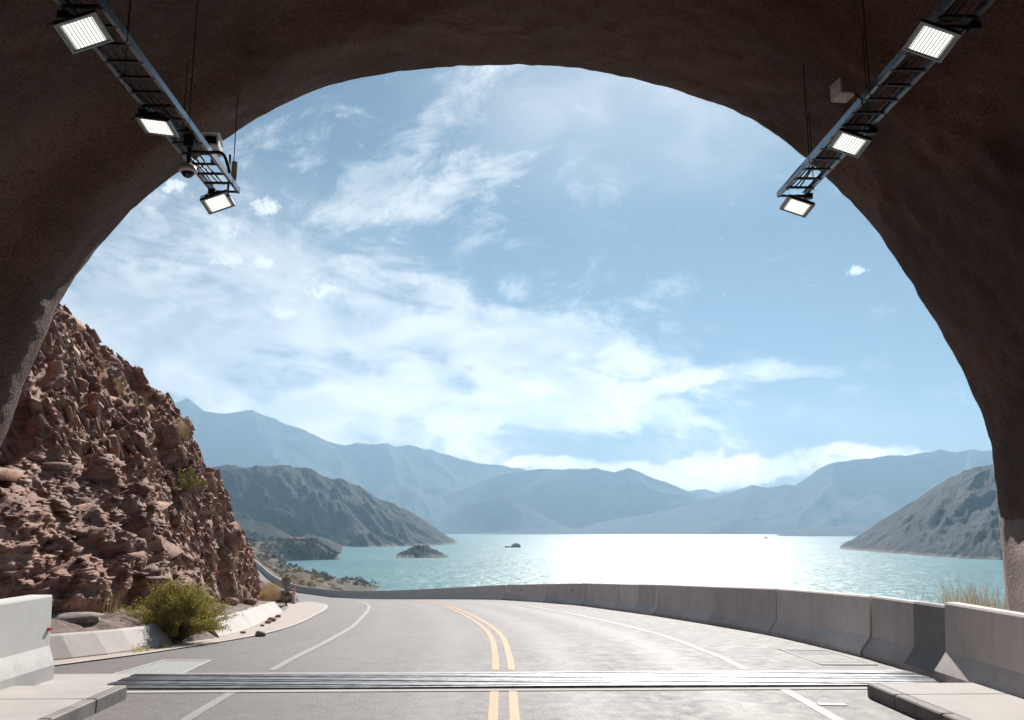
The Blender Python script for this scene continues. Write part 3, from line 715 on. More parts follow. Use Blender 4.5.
# inner lining split: lining above, base toned for sunlight on the right and left below about 2 m
lin = grid('lining', Pl - off0, M['lining'], tun, True)
# unseen cap added far behind, closing the vault against light
ring = Pl[:, 0, :] - off0
vs = [tuple(v) for v in ring] + [(0, ring[0][1], 3)]
MB().add(vs, [(i, i + 1, na) for i in range(na - 1)] + [(na - 1, 0, na)]).build('added_end_cap', M['lining'], tun)
# mouth: rounded lip, then the rough face of the portal running back up the slope
rows = []; edge = Pl[:, -1, :]
for (o, dy) in ((0, 0), (.05, .06), (.16, .10), (.45, .12), (.8, .10), (.95, -.3), (2.0, -1.2), (4.0, -3.2), (8, -7), (16, -13), (30, -20)):
    k = np.stack([Ug[:, 0] * .9, np.full(na, o) * .9, np.full(na, 9.)], -1)
    dd = fbm(k, 4, 61) * (.03 if o < .2 else .05 + .22 * min(o, 6))
    rows.append(np.stack([edge[:, 0] + nx * o * (1.0), edge[:, 1] + dy + dd, edge[:, 2] + nz * o + 0 * dd], -1))
PF = np.stack(rows, 1)
grid('portal_face', PF - off0, M['lining'], tun, True, flip=False)
# right foot of the lining: sunlight there put into a paler colour and flare
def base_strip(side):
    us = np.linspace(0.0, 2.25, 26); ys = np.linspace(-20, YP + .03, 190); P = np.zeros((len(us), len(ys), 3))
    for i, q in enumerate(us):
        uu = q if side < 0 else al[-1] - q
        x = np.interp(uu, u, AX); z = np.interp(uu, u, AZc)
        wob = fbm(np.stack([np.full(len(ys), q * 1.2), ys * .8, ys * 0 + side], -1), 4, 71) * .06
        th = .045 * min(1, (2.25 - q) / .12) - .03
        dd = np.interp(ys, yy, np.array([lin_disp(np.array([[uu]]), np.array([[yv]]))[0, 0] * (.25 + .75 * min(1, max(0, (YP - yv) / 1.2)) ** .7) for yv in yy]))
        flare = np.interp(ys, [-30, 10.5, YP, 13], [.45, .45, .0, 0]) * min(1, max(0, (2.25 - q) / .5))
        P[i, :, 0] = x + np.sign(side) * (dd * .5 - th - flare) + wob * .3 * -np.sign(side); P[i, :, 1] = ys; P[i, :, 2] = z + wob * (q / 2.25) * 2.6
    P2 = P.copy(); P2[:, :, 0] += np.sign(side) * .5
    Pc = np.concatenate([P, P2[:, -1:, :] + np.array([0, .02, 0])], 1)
    grid('sunlit_foot_strip', Pc - off0, M['sunlit_foot'], tun, True, flip=(side < 0))
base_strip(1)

# ------------------------------------------------------------------ cable ladders with lamps and cameras
def up(px, py, z): return at_z(px, py, z)
def ladder(x0, x1, y0, y1, z, label, seed):
    r = empty('cable_ladder', ((x0 + x1) / 2, y1, z)); tag(r, label, 'cable tray', 'cable ladders under the tunnel vault')
    c = r.location; rn = random.Random(seed)
    for x, sgn in ((x0, 1), (x1, -1)):
        m = MB(); ym = (y0 + y1) / 2 - c.y
        m.box((x - c.x, ym, 0), (.006, y1 - y0, .075)); m.box((x - c.x + sgn * .018, ym, .034), (.03, y1 - y0, .006)); m.box((x - c.x + sgn * .018, ym, -.034), (.03, y1 - y0, .006))
        m.build('side_rail', M['steel'], r)
    y = y1 - .05; k = 0
    while y > y0 and k < 60:
        m = MB(); m.box((0, y - c.y, -.03), (x1 - x0 - .012, .035, .022)); m.build('rung', M['dark_metal'], r); y -= .30; k += 1
    y = y1 - .35; k = 0
    while y > y0 and k < 16:
        x = x0 if k % 2 else x1; yv = y
        top = np.interp(x, [-6, -4.6, -3.7, -3.03, -2.08, 0, 2.7, 3.58, 4.27, 4.94], [4, 6.44, 7.18, 7.66, 8.1, 8.4, 8.05, 7.73, 7.29, 6.62]) + .15
        MB().tube([(x - c.x, yv - c.y, -.07), (x - c.x, yv - c.y, top - z)], .0065, 5).build('hanger_rod', M['black'], r); y -= .85; k += 1
    for j in range(3):
        pts = []; x = x0 + .07 + j * .06
        for i in range(90):
            yv = y1 - .2 - i * (y1 - y0 - .4) / 89; pts.append((x - c.x + .02 * math.sin(i * .7 + j), yv - c.y, -.005 + .012 * j + .01 * math.sin(i * .9 + j * 2)))
        MB().tube(pts, .011, 5).build('cable', M['black'], r, True)
    for j in range(9):
        yv = y1 - .9 - j * 1.15 + rn.uniform(-.2, .2); dr = rn.uniform(.08, .2); x = x0 + rn.uniform(-.03, .2); pts = []
        for i in range(13):
            a = i / 12 * PI; pts.append((x - c.x + rn.uniform(-.004, .004) + .10 * math.sin(a) * (1 if j % 2 else -1), yv - c.y + .22 * math.cos(a), -.04 - dr * math.sin(a) * .6 + .05))
        MB().tube(pts, .007, 5).build('cable_loop', M['black'], r, True)
    return r
ZT = 6.2
def xat(px, py, z=ZT): return at_z(px, py, z)
lx1 = float(xat(240, 191)[0]); ly1 = float(xat(240, 191)[1]); lx0 = lx1 - .36
rx0 = float(xat(777, 195)[0]); ry1 = float(xat(777, 195)[1]); rx1 = rx0 + .36
ladder(lx0, lx1, -6, ly1, ZT, 'steel cable ladder hanging on rods under the left of the vault', 1)
ladder(rx0, rx1, -6, ry1, ZT, 'steel cable ladder hanging on rods under the right of the vault', 2)
def lamp(px, py, z, tilt, pitch, label, railx):
    c = at_z(px, py, z); r = empty('flood_light', c); tag(r, label, 'floodlight', 'lit floodlights under the cable ladders')
    R = Matrix.Rotation(math.radians(tilt), 3, 'Y') @ Matrix.Rotation(math.radians(pitch), 3, 'X')
    W, H = .355, .32
    def part(name, m, mat):
        o = m.build(name, mat, r); o.rotation_euler = R.to_euler(); return o
    m = MB(); m.box((0, 0, .025), (W, H, .034), bev=.008)
    for i in range(9): m.box((0, -H/2 + .04 + i * .035, .055), (W * .6, .006, .026))
    part('housing', m, M['dark_metal'])
    m = MB()
    for sx in (-1, 1): m.box((sx * (W/2 - .008), 0, .001), (.016, H, .018))
    for sy in (-1, 1): m.box((0, sy * (H/2 - .008), .0012), (W - .034, .016, .0176))
    part('bezel', m, M['steel'])
    part('glass', MB().box((0, 0, .004), (W - .034, H - .034, .006)), M['green_glass'])
    part('lens_panel', MB().box((0, 0, -.002), (W - .10, H - .07, .005)), M['led'])
    rx = railx - c[0]
    m = MB(); zt_ = z_rail - c[2]
    m.tube([(0, .04, zt_), (0, .04, .12)], .020, 6); m.tube([(0, .04, zt_), (rx, .04, zt_)], .016, 6)
    m.box((0, 0, .135), (.20, .035, .006)); m.box((-.10, 0, .10), (.006, .035, .07)); m.box((.10, 0, .10), (.006, .035, .07)); m.box((rx, 0, zt_ - .02), (.09, .07, .07))
    m.build('bracket', M['dark_metal'], r)
    m = MB(); pts = [(rx - .02, .03, zt_), (rx - .12, .06, zt_ - .05), (rx - .16, .05, zt_ * .6), (-.10, .03, .12), (-.06, 0, .06)]
    m.tube([tuple(v) for v in catmull(pts, 5)], .007, 5); m.build('power_cable', M['black'], r, True)
z_rail = ZT - .05
lamp(84, 33, 5.98, -21, -16, 'lit floodlight nearest the viewer on the left cable ladder', lx0)
lamp(157, 127, 5.98, 7, -6, 'lit floodlight in the middle of the left ladder, tilted nearly flat', lx0)
lamp(218, 203, 5.98, -21, -14, 'lit floodlight at the far end of the left ladder below the open sky', lx0 + .05)
lamp(931, 42, 5.98, 20, -16, 'lit floodlight nearest the viewer on the right cable ladder', rx1)
lamp(849, 144, 5.98, 19, -12, 'lit floodlight in the middle of the right ladder below the beige box', rx1)
lamp(797, 207, 5.98, 19, -10, 'lit floodlight at the far end of the right ladder', rx1)
# box camera
c = at_z(213, 146, 6.42); r = empty('security_camera', c, math.radians(8)); tag(r, 'white box security camera with dark window mounted on the left ladder', 'camera')
m = MB(); m.box((0, 0, 0), (.17, .36, .13), bev=.012); m.box((0, -.03, .075), (.20, .42, .014)); m.build('housing', M['cam_white'], r)
MB().box((0, -.181, 0), (.125, .012, .09)).build('window', M['glass_dark'], r)
m = MB(); m.tube([(0, .02, -.065), (0, .02, -.20)], .02, 8); m.build('bracket', M['dark_metal'], r)
# dome camera
c = at_z(188, 172, 5.78); r = empty('dome_camera', c); tag(r, 'small white dome camera hanging on a black arm from the left ladder', 'camera')
MB().lathe([(.03, .10), (.085, .06), (.095, .03), (.095, 0), (.088, -.006)], (0, 0, 0)).build('dome_housing', M['cam_white'], r, True)
MB().lathe([(.072, -.002), (.066, -.03), (.045, -.055), (.015, -.068)], (0, 0, 0)).build('dome_glass', M['glass_dark'], r, True)
m = MB(); m.tube([(0, 0, .09), (0, 0, .52)], .026, 8); m.box((0, 0, .40), (.11, .10, .22)); m.build('hanging_pole', M['dark_metal'], r)
m = MB(); m.tube([tuple(v) for v in catmull([(.02, 0, .24), (.16, .05, .25), (.34, .06, .25), (.42, .06, .10), (.44, .06, .02)], 5)], .02, 6); m.build('side_arm', M['black'], r, True)
# boxes
c = at_z(234, 172, 6.38); r = empty('antenna_box', c, .3); tag(r, 'small beige box with a black rod aerial at the far end of the left ladder', 'antenna')
MB().box((0, 0, 0), (.07, .16, .24), bev=.01).build('box', M['box_beige'], r)
m = MB(); m.tube([(-.06, -.02, -.35), (-.06, -.02, .22)], .016, 6); m.tube([(-.06, -.02, 0), (0, 0, 0)], .012, 6); m.build('rod', M['black'], r)
c = at_z(843, 90, 6.32); r = empty('junction_box', c, .12); tag(r, 'beige square junction box standing on the right cable ladder', 'junction box')
MB().box((0, 0, 0), (.17, .22, .18), bev=.008).build('box', M['box_beige'], r)
MB().box((0, -.114, 0), (.15, .008, .16)).build('lid', M['box_beige'], r)
m = MB(); m.tube([(.06, -.10, -.08), (.12, -.14, -.16), (.15, -.08, -.26)], .010, 6); m.build('conduit', M['black'], r, True)

# ------------------------------------------------------------------ cliff
foot = [(-9.2, 8.0), (-7.9, 12.5), (-7.45, 16.0), (-7.1, 20.0), (-7.0, 24.0), (-7.25, 28.0), (-7.7, 31.5), (-8.9, 35.0), (-11.8, 38.6), (-16.5, 41.5), (-25, 44), (-40, 46)]
fp = catmull(foot, 14); fl = np.concatenate([[0], np.cumsum(np.linalg.norm(np.diff(fp, axis=0), axis=1))])
smax = fl[-1]
s1_ = np.linspace(0, 36, 640); s2_ = np.linspace(36.12, smax, 60); sv = np.concatenate([s1_, s2_])
fx, fy = np.interp(sv, fl, fp[:, 0]), np.interp(sv, fl, fp[:, 1])
tx, ty = np.gradient(fx, sv), np.gradient(fy, sv); tl = np.hypot(tx, ty); tx, ty = tx / tl, ty / tl
for _ in range(60):
    tx = np.convolve(np.pad(tx, 2, 'edge'), np.ones(5) / 5, 'valid'); ty = np.convolve(np.pad(ty, 2, 'edge'), np.ones(5) / 5, 'valid')
hv = np.concatenate([np.linspace(-.6, 9.5, 420), np.linspace(9.55, 15, 70)])
OFFH = [-1, 0, 2, 4.8, 6.4, 8, 9.4, 11.4, 13, 16]; OFFO = [-.3, 0, .75, 2.2, 3.4, 5.3, 7.5, 11.0, 15, 24]
oh = np.interp(hv, OFFH, OFFO); oh = np.convolve(np.pad(oh, 12, 'edge'), np.ones(25) / 25, 'valid')
SX, HV = np.meshgrid(sv, hv, indexing='ij')
PX = fx[:, None] - ty[:, None] * oh[None, :]; PY = fy[:, None] + tx[:, None] * oh[None, :]
PZ = rz(fy)[:, None] + .30 + HV
P = np.stack([PX, PY, PZ], -1)
du = np.gradient(P, axis=0); dv = np.gradient(P, axis=1); nn_ = np.cross(dv, du); nn_ /= np.linalg.norm(nn_, axis=-1, keepdims=True) + 1e-9
if nn_[200, 200, 0] < 0: nn_ = -nn_
ca, sa = math.cos(.55), math.sin(.55)
Q = np.stack([P[..., 0] * 1.0, P[..., 1] * ca + P[..., 2] * sa, (-P[..., 1] * sa + P[..., 2] * ca)], -1)
warp = np.stack([fbm(P * .6, 3, 81), fbm(P * .6 + 9, 3, 82), fbm(P * .6 + 20, 3, 83)], -1) * .35
b1, _ = blocks((Q + warp) * [1, .7, 1.2], 2.3, 100, .45)
b2, id2 = blocks((Q + warp * .6) * [1, .75, 1.3], .95, 120, .7)
b3, _ = blocks((Q + warp * .4) * [1, .85, 1.25], .40, 140, .7)
b4, _ = blocks(Q * [1, .9, 1.4] + warp * .2, .17, 160, .7)
rug = np.clip(.75 + fbm(P * .45, 2, 90) * 1.7, .12, 1.7)
dsp = fbm(P * .22, 3, 95) * .7 + (b1 - .5) * .62 + (b2 - .5) * .40 * rug + (b3 - .5) * .16 * rug + fbm(P * 9, 2, 97) * .02
ledge = np.abs(((P[..., 2] + .25 * fbm(P * .5, 2, 99) * 2) * 2.6) % 1 - .5) * .22 * np.clip(1.2 - (PZ - 0) / 3.0, 0, 1) * np.clip((22 - PY) / 4, 0, 1)
dsp = dsp + ledge
def boxblur(a, r):
    for axn in (0, 1):
        c = np.cumsum(np.concatenate([np.zeros_like(np.take(a, [0], axn)), np.pad(a, [(r, r) if k == axn else (0, 0) for k in (0, 1)], 'edge')], axn), axn)
        n_ = a.shape[axn]; a = (np.take(c, np.arange(2*r+1, 2*r+1+n_), axn) - np.take(c, np.arange(0, n_), axn)) / (2*r+1)
    return a
mean_ = boxblur(dsp, 6); dsp = mean_ + np.clip(dsp - mean_, -.30, .13)
keep = np.clip((HV + .6) / 1.0, 0, 1)
P = P + nn_ * (dsp * keep)[..., None]
cl = grid('rock_cliff', P, M['cliff'], None, False)
# angular broken blocks bedded into the face, part of the same rock
rg = np.random.default_rng(5); nsv, nhv = P.shape[:2]
def blocks_on(n, smin, smax, sink, hmax=1.0):
    i = rg.integers(4, 636, n); j = (rg.random(n) ** .9 * (nhv * .93)).astype(int) + 4
    c = P[i, j]; nv = nn_[i, j]; sz = smin * (smax / smin) ** (rg.random(n) ** 1.6)
    # two beddings: slabs dipping along the face, flat thin layers low down near the tunnel
    flat = ((c[:, 1] < 22) & (HV[i, j] < 3.2)) | (rg.random(n) < .12)
    e1 = np.where(flat[:, None], [0., 1., .05], [.12, .66, -.74]) + rg.normal(0, .13, (n, 3)) * np.where(flat, .6, 1.2)[:, None]; e1 /= np.linalg.norm(e1, axis=1)[:, None]
    up_ = np.where(flat[:, None], [.1, 0., 1.], [.75, .45, .50]) + rg.normal(0, .13, (n, 3)); e2 = np.cross(up_, e1); e2 /= np.linalg.norm(e2, axis=1)[:, None]; e3 = np.cross(e1, e2)
    dim = np.stack([rg.uniform(.9, 2.3, n), rg.uniform(.5, 1.1, n), np.where(flat, rg.uniform(.15, .30, n), rg.uniform(.22, .62, n))], -1) * sz[:, None] * .5
    cub = np.array([[x, y, z] for z in (-1, 1) for x, y in ((-1, -1), (1, -1), (1, 1), (-1, 1))], float)
    v = cub[None] * (1 - rg.random((n, 8, 3)) * .45) + rg.normal(0, .05, (n, 8, 3))
    v = v * dim[:, None, :]; w_ = v[..., 0:1] * e1[:, None] + v[..., 1:2] * e2[:, None] + v[..., 2:3] * e3[:, None]
    w_ += (c - nv * (sz * sink)[:, None])[:, None]
    q = np.array([(3, 2, 1), (3, 1, 0), (4, 5, 6), (4, 6, 7), (0, 1, 5), (0, 5, 4), (1, 2, 6), (1, 6, 5), (2, 3, 7), (2, 7, 6), (3, 0, 4), (3, 4, 7)])
    return w_.reshape(-1, 3), (q[None] + (np.arange(n) * 8)[:, None, None]).reshape(-1, 3)
VV, FF, o_ = [], [], 0
for a in ((70, 1.0, 1.9, .26), (620, .45, .95, .24), (5200, .20, .45, .18), (30000, .07, .20, .08)):
    v_, f_ = blocks_on(*a); VV.append(v_); FF.append(f_ + o_); o_ += len(v_)
VV = np.concatenate(VV); FF = np.concatenate(FF)
bm_ = bpy.data.meshes.new('rock_blocks'); bm_.vertices.add(len(VV)); bm_.vertices.foreach_set('co', VV.astype(np.float32).ravel())
bm_.loops.add(FF.size); bm_.loops.foreach_set('vertex_index', FF.astype(np.int32).ravel()); bm_.polygons.add(len(FF)); bm_.polygons.foreach_set('loop_start', np.arange(0, FF.size, 3, dtype=np.int32)); bm_.update(calc_edges=True)
bo = link('rock_blocks', bm_, M['cliff'], cl)
tag(cl, 'steep cliff of broken red brown rock rising left of the road', 'cliff', None, 'structure')

# dirt bank between low wall and rock
wall_pts = [on_road(x, y) for x, y in ((30, 664), (50, 662), (110, 655), (150, 649), (175, 644), (200, 641), (222, 637.5), (250, 629), (270, 619), (283, 612.5))]
wp = np.array([[p[0], p[1]] for p in wall_pts])
print('WALL', wp.round(2).tolist())
wf = np.array([(-6.6, 11.9), (-6.45, 13.0), (-6.2, 14.5), (-6.0, 16.2), (-5.75, 17.8), (-5.6, 19.4), (-5.75, 22.5), (-6.3, 26.0), (-7.0, 30.0), (-7.9, 34.2)])
wf = wp if wp[:, 1].min() > 9 and np.all(np.diff(wp[:, 1]) > 0) else wf
wall_line = catmull([tuple(q) for q in wf], 10)
wlS = np.concatenate([[0], np.cumsum(np.linalg.norm(np.diff(wall_line, axis=0), axis=1))])
def wl_at(s): return np.stack([np.interp(s, wlS, wall_line[:, 0]), np.interp(s, wlS, wall_line[:, 1])], -1)
def wl_n(s):
    tt = wl_at(np.asarray(s) + .3) - wl_at(np.asarray(s) - .3); tt /= np.linalg.norm(tt, axis=-1, keepdims=True)
    return np.stack([-tt[..., 1], tt[..., 0]], -1)      # towards the rock
sb = np.linspace(-0.0, wlS[-1], 150); ob = np.linspace(.0, 3.4, 50)
base = wl_at(sb); nrmw = wl_n(sb)
Pd = np.zeros((len(sb), len(ob), 3))
for j, o in enumerate(ob):
    q = base + nrmw * o; Pd[:, j, :2] = q
    nz_ = fbm(np.stack([q[:, 0] * 1.4, q[:, 1] * 1.4, q[:, 0] * 0], -1), 4, 33)
    Pd[:, j, 2] = rz(base[:, 1]) + .28 * min(1, o / .42) + .22 * smooth01((o - .3) / 1.3) + .12 * o / 3.4 + nz_ * .10 * min(1, o * 1.2)
tag(grid('dirt_bank', Pd, M['dirt'], None, True, flip=True), 'strip of dusty reddish dirt between the low wall and the rock', 'dirt', None, 'structure')
def low_wall(s0, s1, label):
    s = np.linspace(s0, s1, max(3, int((s1 - s0) / .5))); r0 = wl_at([(s0 + s1) / 2])[0]
    r = empty('kerb_wall', (r0[0], r0[1], float(rz(r0[1])))); tag(r, label, 'low wall', 'low white walls at the foot of the rock')
    prof = [(-.02, -.05), (.0, .03), (.27, .33), (.30, .35), (.42, .35), (.44, .32), (.44, -.05)]
    q = wl_at(s); nn2 = wl_n(s); rows = []
    for i in range(len(s)):
        jz = .012 * math.sin(s[i] * 2.3) + .008 * math.sin(s[i] * 7)
        rows.append([(q[i, 0] + nn2[i, 0] * x - r.location.x, q[i, 1] + nn2[i, 1] * x - r.location.y, float(rz(q[i, 1])) + z + (jz if z > .1 else 0) - r.location.z) for x, z in prof])
    vs = [v for a in rows for v in a]; m = len(prof); fs = [(i*m+j, i*m+j+1, (i+1)*m+j+1, (i+1)*m+j) for i in range(len(rows)-1) for j in range(m-1)] + [tuple(range(m-1, -1, -1)), tuple(range(len(vs)-m, len(vs)))]
    MB().add(vs, fs).build('wall_body', M['wall_low'], r, False)
    return r
def wl_s_for_px(px):
    y = float(np.interp(px, [50, 110, 150, 175, 200, 222, 250, 270, 283], [662, 655, 649, 644, 641, 637.5, 629, 619, 612.5])); p = on_road(px, y)
    return wlS[int(np.argmin(np.hypot(wall_line[:, 0] - p[0], wall_line[:, 1] - p[1])))]
low_wall(0.0, wl_s_for_px(172), 'low whitish sloped wall left of the green bush')
low_wall(wl_s_for_px(218), wl_s_for_px(252) - .02, 'low white wall section just right of the green bush')
low_wall(wl_s_for_px(252), wl_s_for_px(284), 'low white wall section at the tip of the rock by the straw coloured shrub')
# gutter and apron
gl = [on_road(x, y) for x, y in ((20, 668), (50, 666), (120, 657), (190, 646.5), (250, 636.5), (290, 626), (312, 616), (325, 608), (322, 604.2), (308, 602))]
gl = catmull([(p[0], p[1]) for p in gl], 8)
inner = catmull([(p[0], p[1]) for p in [on_road(x, y) for x, y in ((20, 663), (50, 661), (120, 652.5), (190, 642), (250, 629), (270, 619), (283, 612), (288, 607.5), (287, 604.5), (287, 603))]], 8)
def strip(name, A, B, dz, mat, n, label, cat):
    Pp = np.zeros((len(A), n, 3))
    for j in range(n):
        q = A * (1 - j / (n - 1)) + B * (j / (n - 1)); Pp[:, j, :2] = q; Pp[:, j, 2] = rz(q[:, 1]) + dz
    return tag(grid(name, Pp, mat, None, True, flip=False), label, cat, None, 'structure')
strip('concrete_gutter', gl, inner, .012, M['apron'], 6, 'pale concrete gutter and apron along the foot of the low wall', 'gutter')
gn = np.gradient(gl, axis=0); gn /= np.linalg.norm(gn, axis=1)[:, None]; gnn = np.stack([gn[:, 1], -gn[:, 0]], -1)
strip('gutter_edge', gl + gnn * .10, gl - gnn * .02, .018, M['wall_low'], 2, 'narrow raised whitish edge of the concrete gutter', 'kerb')

# ------------------------------------------------------------------ plants
def tuft(name, base, n, h, spread, mat, label, cat='grass', group=None, lean=.5, wdt=.006, seed=1):
    rn = random.Random(seed); m = MB()
    for i in range(n):
        a = rn.uniform(0, 2 * PI); r = spread * math.sqrt(rn.random()) * .5; x, y = r * math.cos(a), r * math.sin(a); a2 = a + rn.uniform(-.6, .6)
        l = h * rn.uniform(.5, 1.05); k = lean * rn.uniform(.2, 1) * l; pts = []
        wx, wy = -math.sin(a2) * wdt, math.cos(a2) * wdt
        for j in range(4):
            f = j / 3; px, py, pz = x + math.cos(a2) * k * f * f, y + math.sin(a2) * k * f * f, l * f * (1 - .15 * f)
            ww = 1 - f * .85; pts += [(px - wx * ww, py - wy * ww, pz), (px + wx * ww, py + wy * ww, pz)]
        m.add(pts, [(0, 1, 3, 2), (2, 3, 5, 4), (4, 5, 7, 6)])
    o = m.build(name, mat); o.location = [float(v) for v in base]; tag(o, label, cat, group); return o
def bush(name, base, rx, ry, rzv, n, leaf, label, seed, mat, lsz=.022, nst=70, droop=0):
    rn = random.Random(seed); r = empty(name, base); tag(r, label, 'bush'); st = MB(); lf = MB()
    tips = []
    for i in range(nst):
        a = rn.uniform(0, 2 * PI); e = rn.uniform(.15, 1.0); R_ = rn.uniform(.62, 1.12) * (1 + .16 * math.sin(a * 3 + seed))
        tip = Vector((math.cos(a) * math.cos(e * PI/2) * rx * R_, math.sin(a) * math.cos(e * PI/2) * ry * R_, math.sin(e * PI/2) * rzv * R_))
        mid = tip * .5 + Vector((rn.uniform(-.06, .06), rn.uniform(-.06, .06), .10 * rzv)); st.tube([(tip.x*.05, tip.y*.05, 0), mid, tip], [.009, .006, .002], 4, False); tips.append((mid, tip))
        for q in range(3):
            t2 = tip + Vector((rn.gauss(0, .12) * rx, rn.gauss(0, .12) * ry, rn.uniform(0, .16) * rzv)); m2 = mid.lerp(tip, rn.uniform(.2, .8)); st.tube([m2, t2], [.004, .0015], 3, False); tips.append((m2, t2))
    for i in range(n):
        a_, b_ = rn.choice(tips); p = a_.lerp(b_, rn.uniform(.05, 1.03)) + Vector((rn.gauss(0, .028), rn.gauss(0, .028), rn.gauss(0, .028)))
        if p.z < .01: p.z = .01 + rn.random() * .05
        d1 = Vector((rn.gauss(0, 1), rn.gauss(0, 1), rn.gauss(.6, .8))).normalized(); d2 = d1.orthogonal().normalized(); l = lsz * rn.uniform(.6, 1.5)
        lf.add([p, p + d1 * l * .5 + d2 * l * .22, p + d1 * l, p + d1 * l * .5 - d2 * l * .22], [(0, 1, 2, 3)])
    st.build('twigs', M['stem'], r); lf.build(leaf, mat, r); return r
gb = on_road(182, 644); gb = (gb[0] - .15, gb[1] + .25, float(rz(gb[1])) + .02)
print('bush', gb)
gs = gb[1] / 16.0
bush('green_bush', gb, 0.86 * gs, .62 * gs, .78 * gs, 42000, 'leaves', 'round yellow green bush spilling over the gap in the low wall', 5, M['leaf'], .034, 260)
def cliff_pt(px, py):
    """where the line of sight meets the rock"""
    v = ray(px, py); v = v / np.linalg.norm(v); C0 = np.array([0, 0, CAMZ]); W_ = P[::4, ::4].reshape(-1, 3) - C0
    tt = W_ @ v; dd = np.linalg.norm(W_ - tt[:, None] * v, axis=1); ok = (dd < .30) & (tt > 5)
    if not ok.any(): i = int(np.argmin(dd + (tt < 5) * 99))
    else: i = np.where(ok)[0][np.argmin(tt[ok])]
    return W_[i] + C0
def at_gutter(px, py, dz=.3): p = on_road(px, py); return (p[0], p[1], p[2] + dz)
def dirt_at(px, Y):
    x = ray(px, 600)[0] * Y; d2 = np.abs(Pd[..., 0] - x) + np.abs(Pd[..., 1] - Y); i = np.unravel_index(np.argmin(d2), d2.shape); return Pd[i]
tuft('dry_grass_tuft', dirt_at(105, 17.5), 160, .45, .7, M['straw'], 'dry grass tuft on the dirt between rock and low wall', seed=3)
tuft('dry_grass_tuft', dirt_at(125, 18.6), 140, .5, .6, M['straw'], 'thin dry grass tuft at the foot of the rock left of the bush', seed=4)
tuft('weed_tuft', at_gutter(140, 652, .01), 50, .14, .3, M['leaf'], 'small green weed growing in the gutter by a brown stone', 'weed', seed=5)
tuft('weed_tuft', at_gutter(164, 648.5, .01), 36, .13, .2, M['leaf_bright'], 'tiny bright weed in the gutter left of the bush', 'weed', seed=6)
tb = on_road(272, 612)
for k in range(3):
    tuft('straw_shrub', (tb[0] - .35 - .3 * k, tb[1] + .8 + 1.0 * k, tb[2] + .35), 420, .75 - .08 * k, .9, M['straw'], ['rounded straw coloured shrub on the low wall at the rock tip, nearest one', 'straw coloured shrub at the rock tip behind the nearest one', 'straw coloured shrub at the rock tip, farthest of three'][k], 'shrub', lean=.6, seed=10 + k)
cp = cliff_pt(197, 487); bush('cliff_plant', cp, .42, .42, .5, 700, 'leaves', 'small bright green plant growing out of the rock face', 9, M['leaf_bright'], .06, 24)
for k, (x, y, lb_) in enumerate(((183, 430, 'straw tuft on the skyline of the rock face, lowest one'), (127, 387, 'thin dry tuft on the skyline of the rock face, highest one'), (141, 396, 'sparse dry stalks on the rock skyline between two tufts'))):
    cp = cliff_pt(x, y); tuft('skyline_tuft', (cp[0], cp[1], cp[2] - .05), (150, 60, 30)[k], (.75, .6, .5)[k], (.4, .3, .5)[k], M['straw'], lb_, seed=20 + k, lean=.35)
# dry grass behind the right barrier
def ter1(x, y): return float(terrain(np.array([[x]], float), np.array([[y]], float))[0, 0])
rn = random.Random(31); m = MB()
for i in range(1500):
    X_ = rn.uniform(6.6, 8.9); Y_ = rn.uniform(12.4, 16.5); zb = ter1(X_, Y_) - .02; h = rn.uniform(.30, .62) * (1.25 if rn.random() < .12 else 1); a = rn.uniform(0, 2 * PI); k = h * rn.uniform(.1, .45); pts = []
    if X_ / Y_ < .50 and rn.random() < .8: continue
    for j in range(4):
        f = j / 3; ww = .004 * (1 - f * .8); px, py = X_ + math.cos(a) * k * f * f, Y_ + math.sin(a) * k * f * f; pts += [(px - ww, py, zb + h * f), (px + ww, py, zb + h * f)]
    m.add(pts, [(0, 1, 3, 2), (2, 3, 5, 4), (4, 5, 7, 6)])
tag(m.build('dry_grass', M['straw']), 'dry brown grass growing behind the right barrier at the tunnel mouth', 'grass', None, 'stuff')

# ------------------------------------------------------------------ loose stones
def stone(base, r, seed, label, mat=None, squash=.7, group='loose stones fallen beside the road'):
    rn = np.random.default_rng(seed); n = 14; P_ = []
    th = np.linspace(0, PI, 10)[:, None]; ph = np.linspace(0, 2 * PI, n, endpoint=False)[None, :]
    d_ = np.stack([np.sin(th) * np.cos(ph), np.sin(th) * np.sin(ph), np.cos(th) + 0 * ph], -1)
    b_, _ = blocks(d_ + seed, .8, seed, .9); rad = .88 + .22 * (b_ - .5)
    p_ = d_ * rad[..., None] * r * np.array([1.2, 1, squash]); o = grid('stone', p_, mat or M['cliff'], None, False, closed=True, flip=True); o.location = (float(base[0]), float(base[1]), float(base[2]) + r * squash * .6)
    tag(o, label, 'stone', group); return o
stone(at_gutter(147, 647.5, .0), .085, 3, 'reddish brown stone in the gutter left of the bush')
stone(at_gutter(260, 636.5, .0), .10, 4, 'dark stone on the asphalt beside the gutter', M['kerb_dark'])
for k, (x, y) in enumerate(((243, 634), (268, 624), (272, 622), (262, 627), (278, 618))):
    stone(at_gutter(x, y, .01), .05 + .03 * (k % 3), 40 + k, ['small stone in the gutter right of the bush', 'flat crumbled stone on the apron nearest the wall', 'crumbled stone on the apron beside the low wall', 'small red stone on the apron edge', 'stone at the far end of the apron by the low wall'][k])
sl = dirt_at(72, 16.2); o = stone((sl[0], sl[1], sl[2] - .10), .50, 55, 'flat pale boulder lying on the dirt beside the white barrier', M['dirt_pale'], .26)
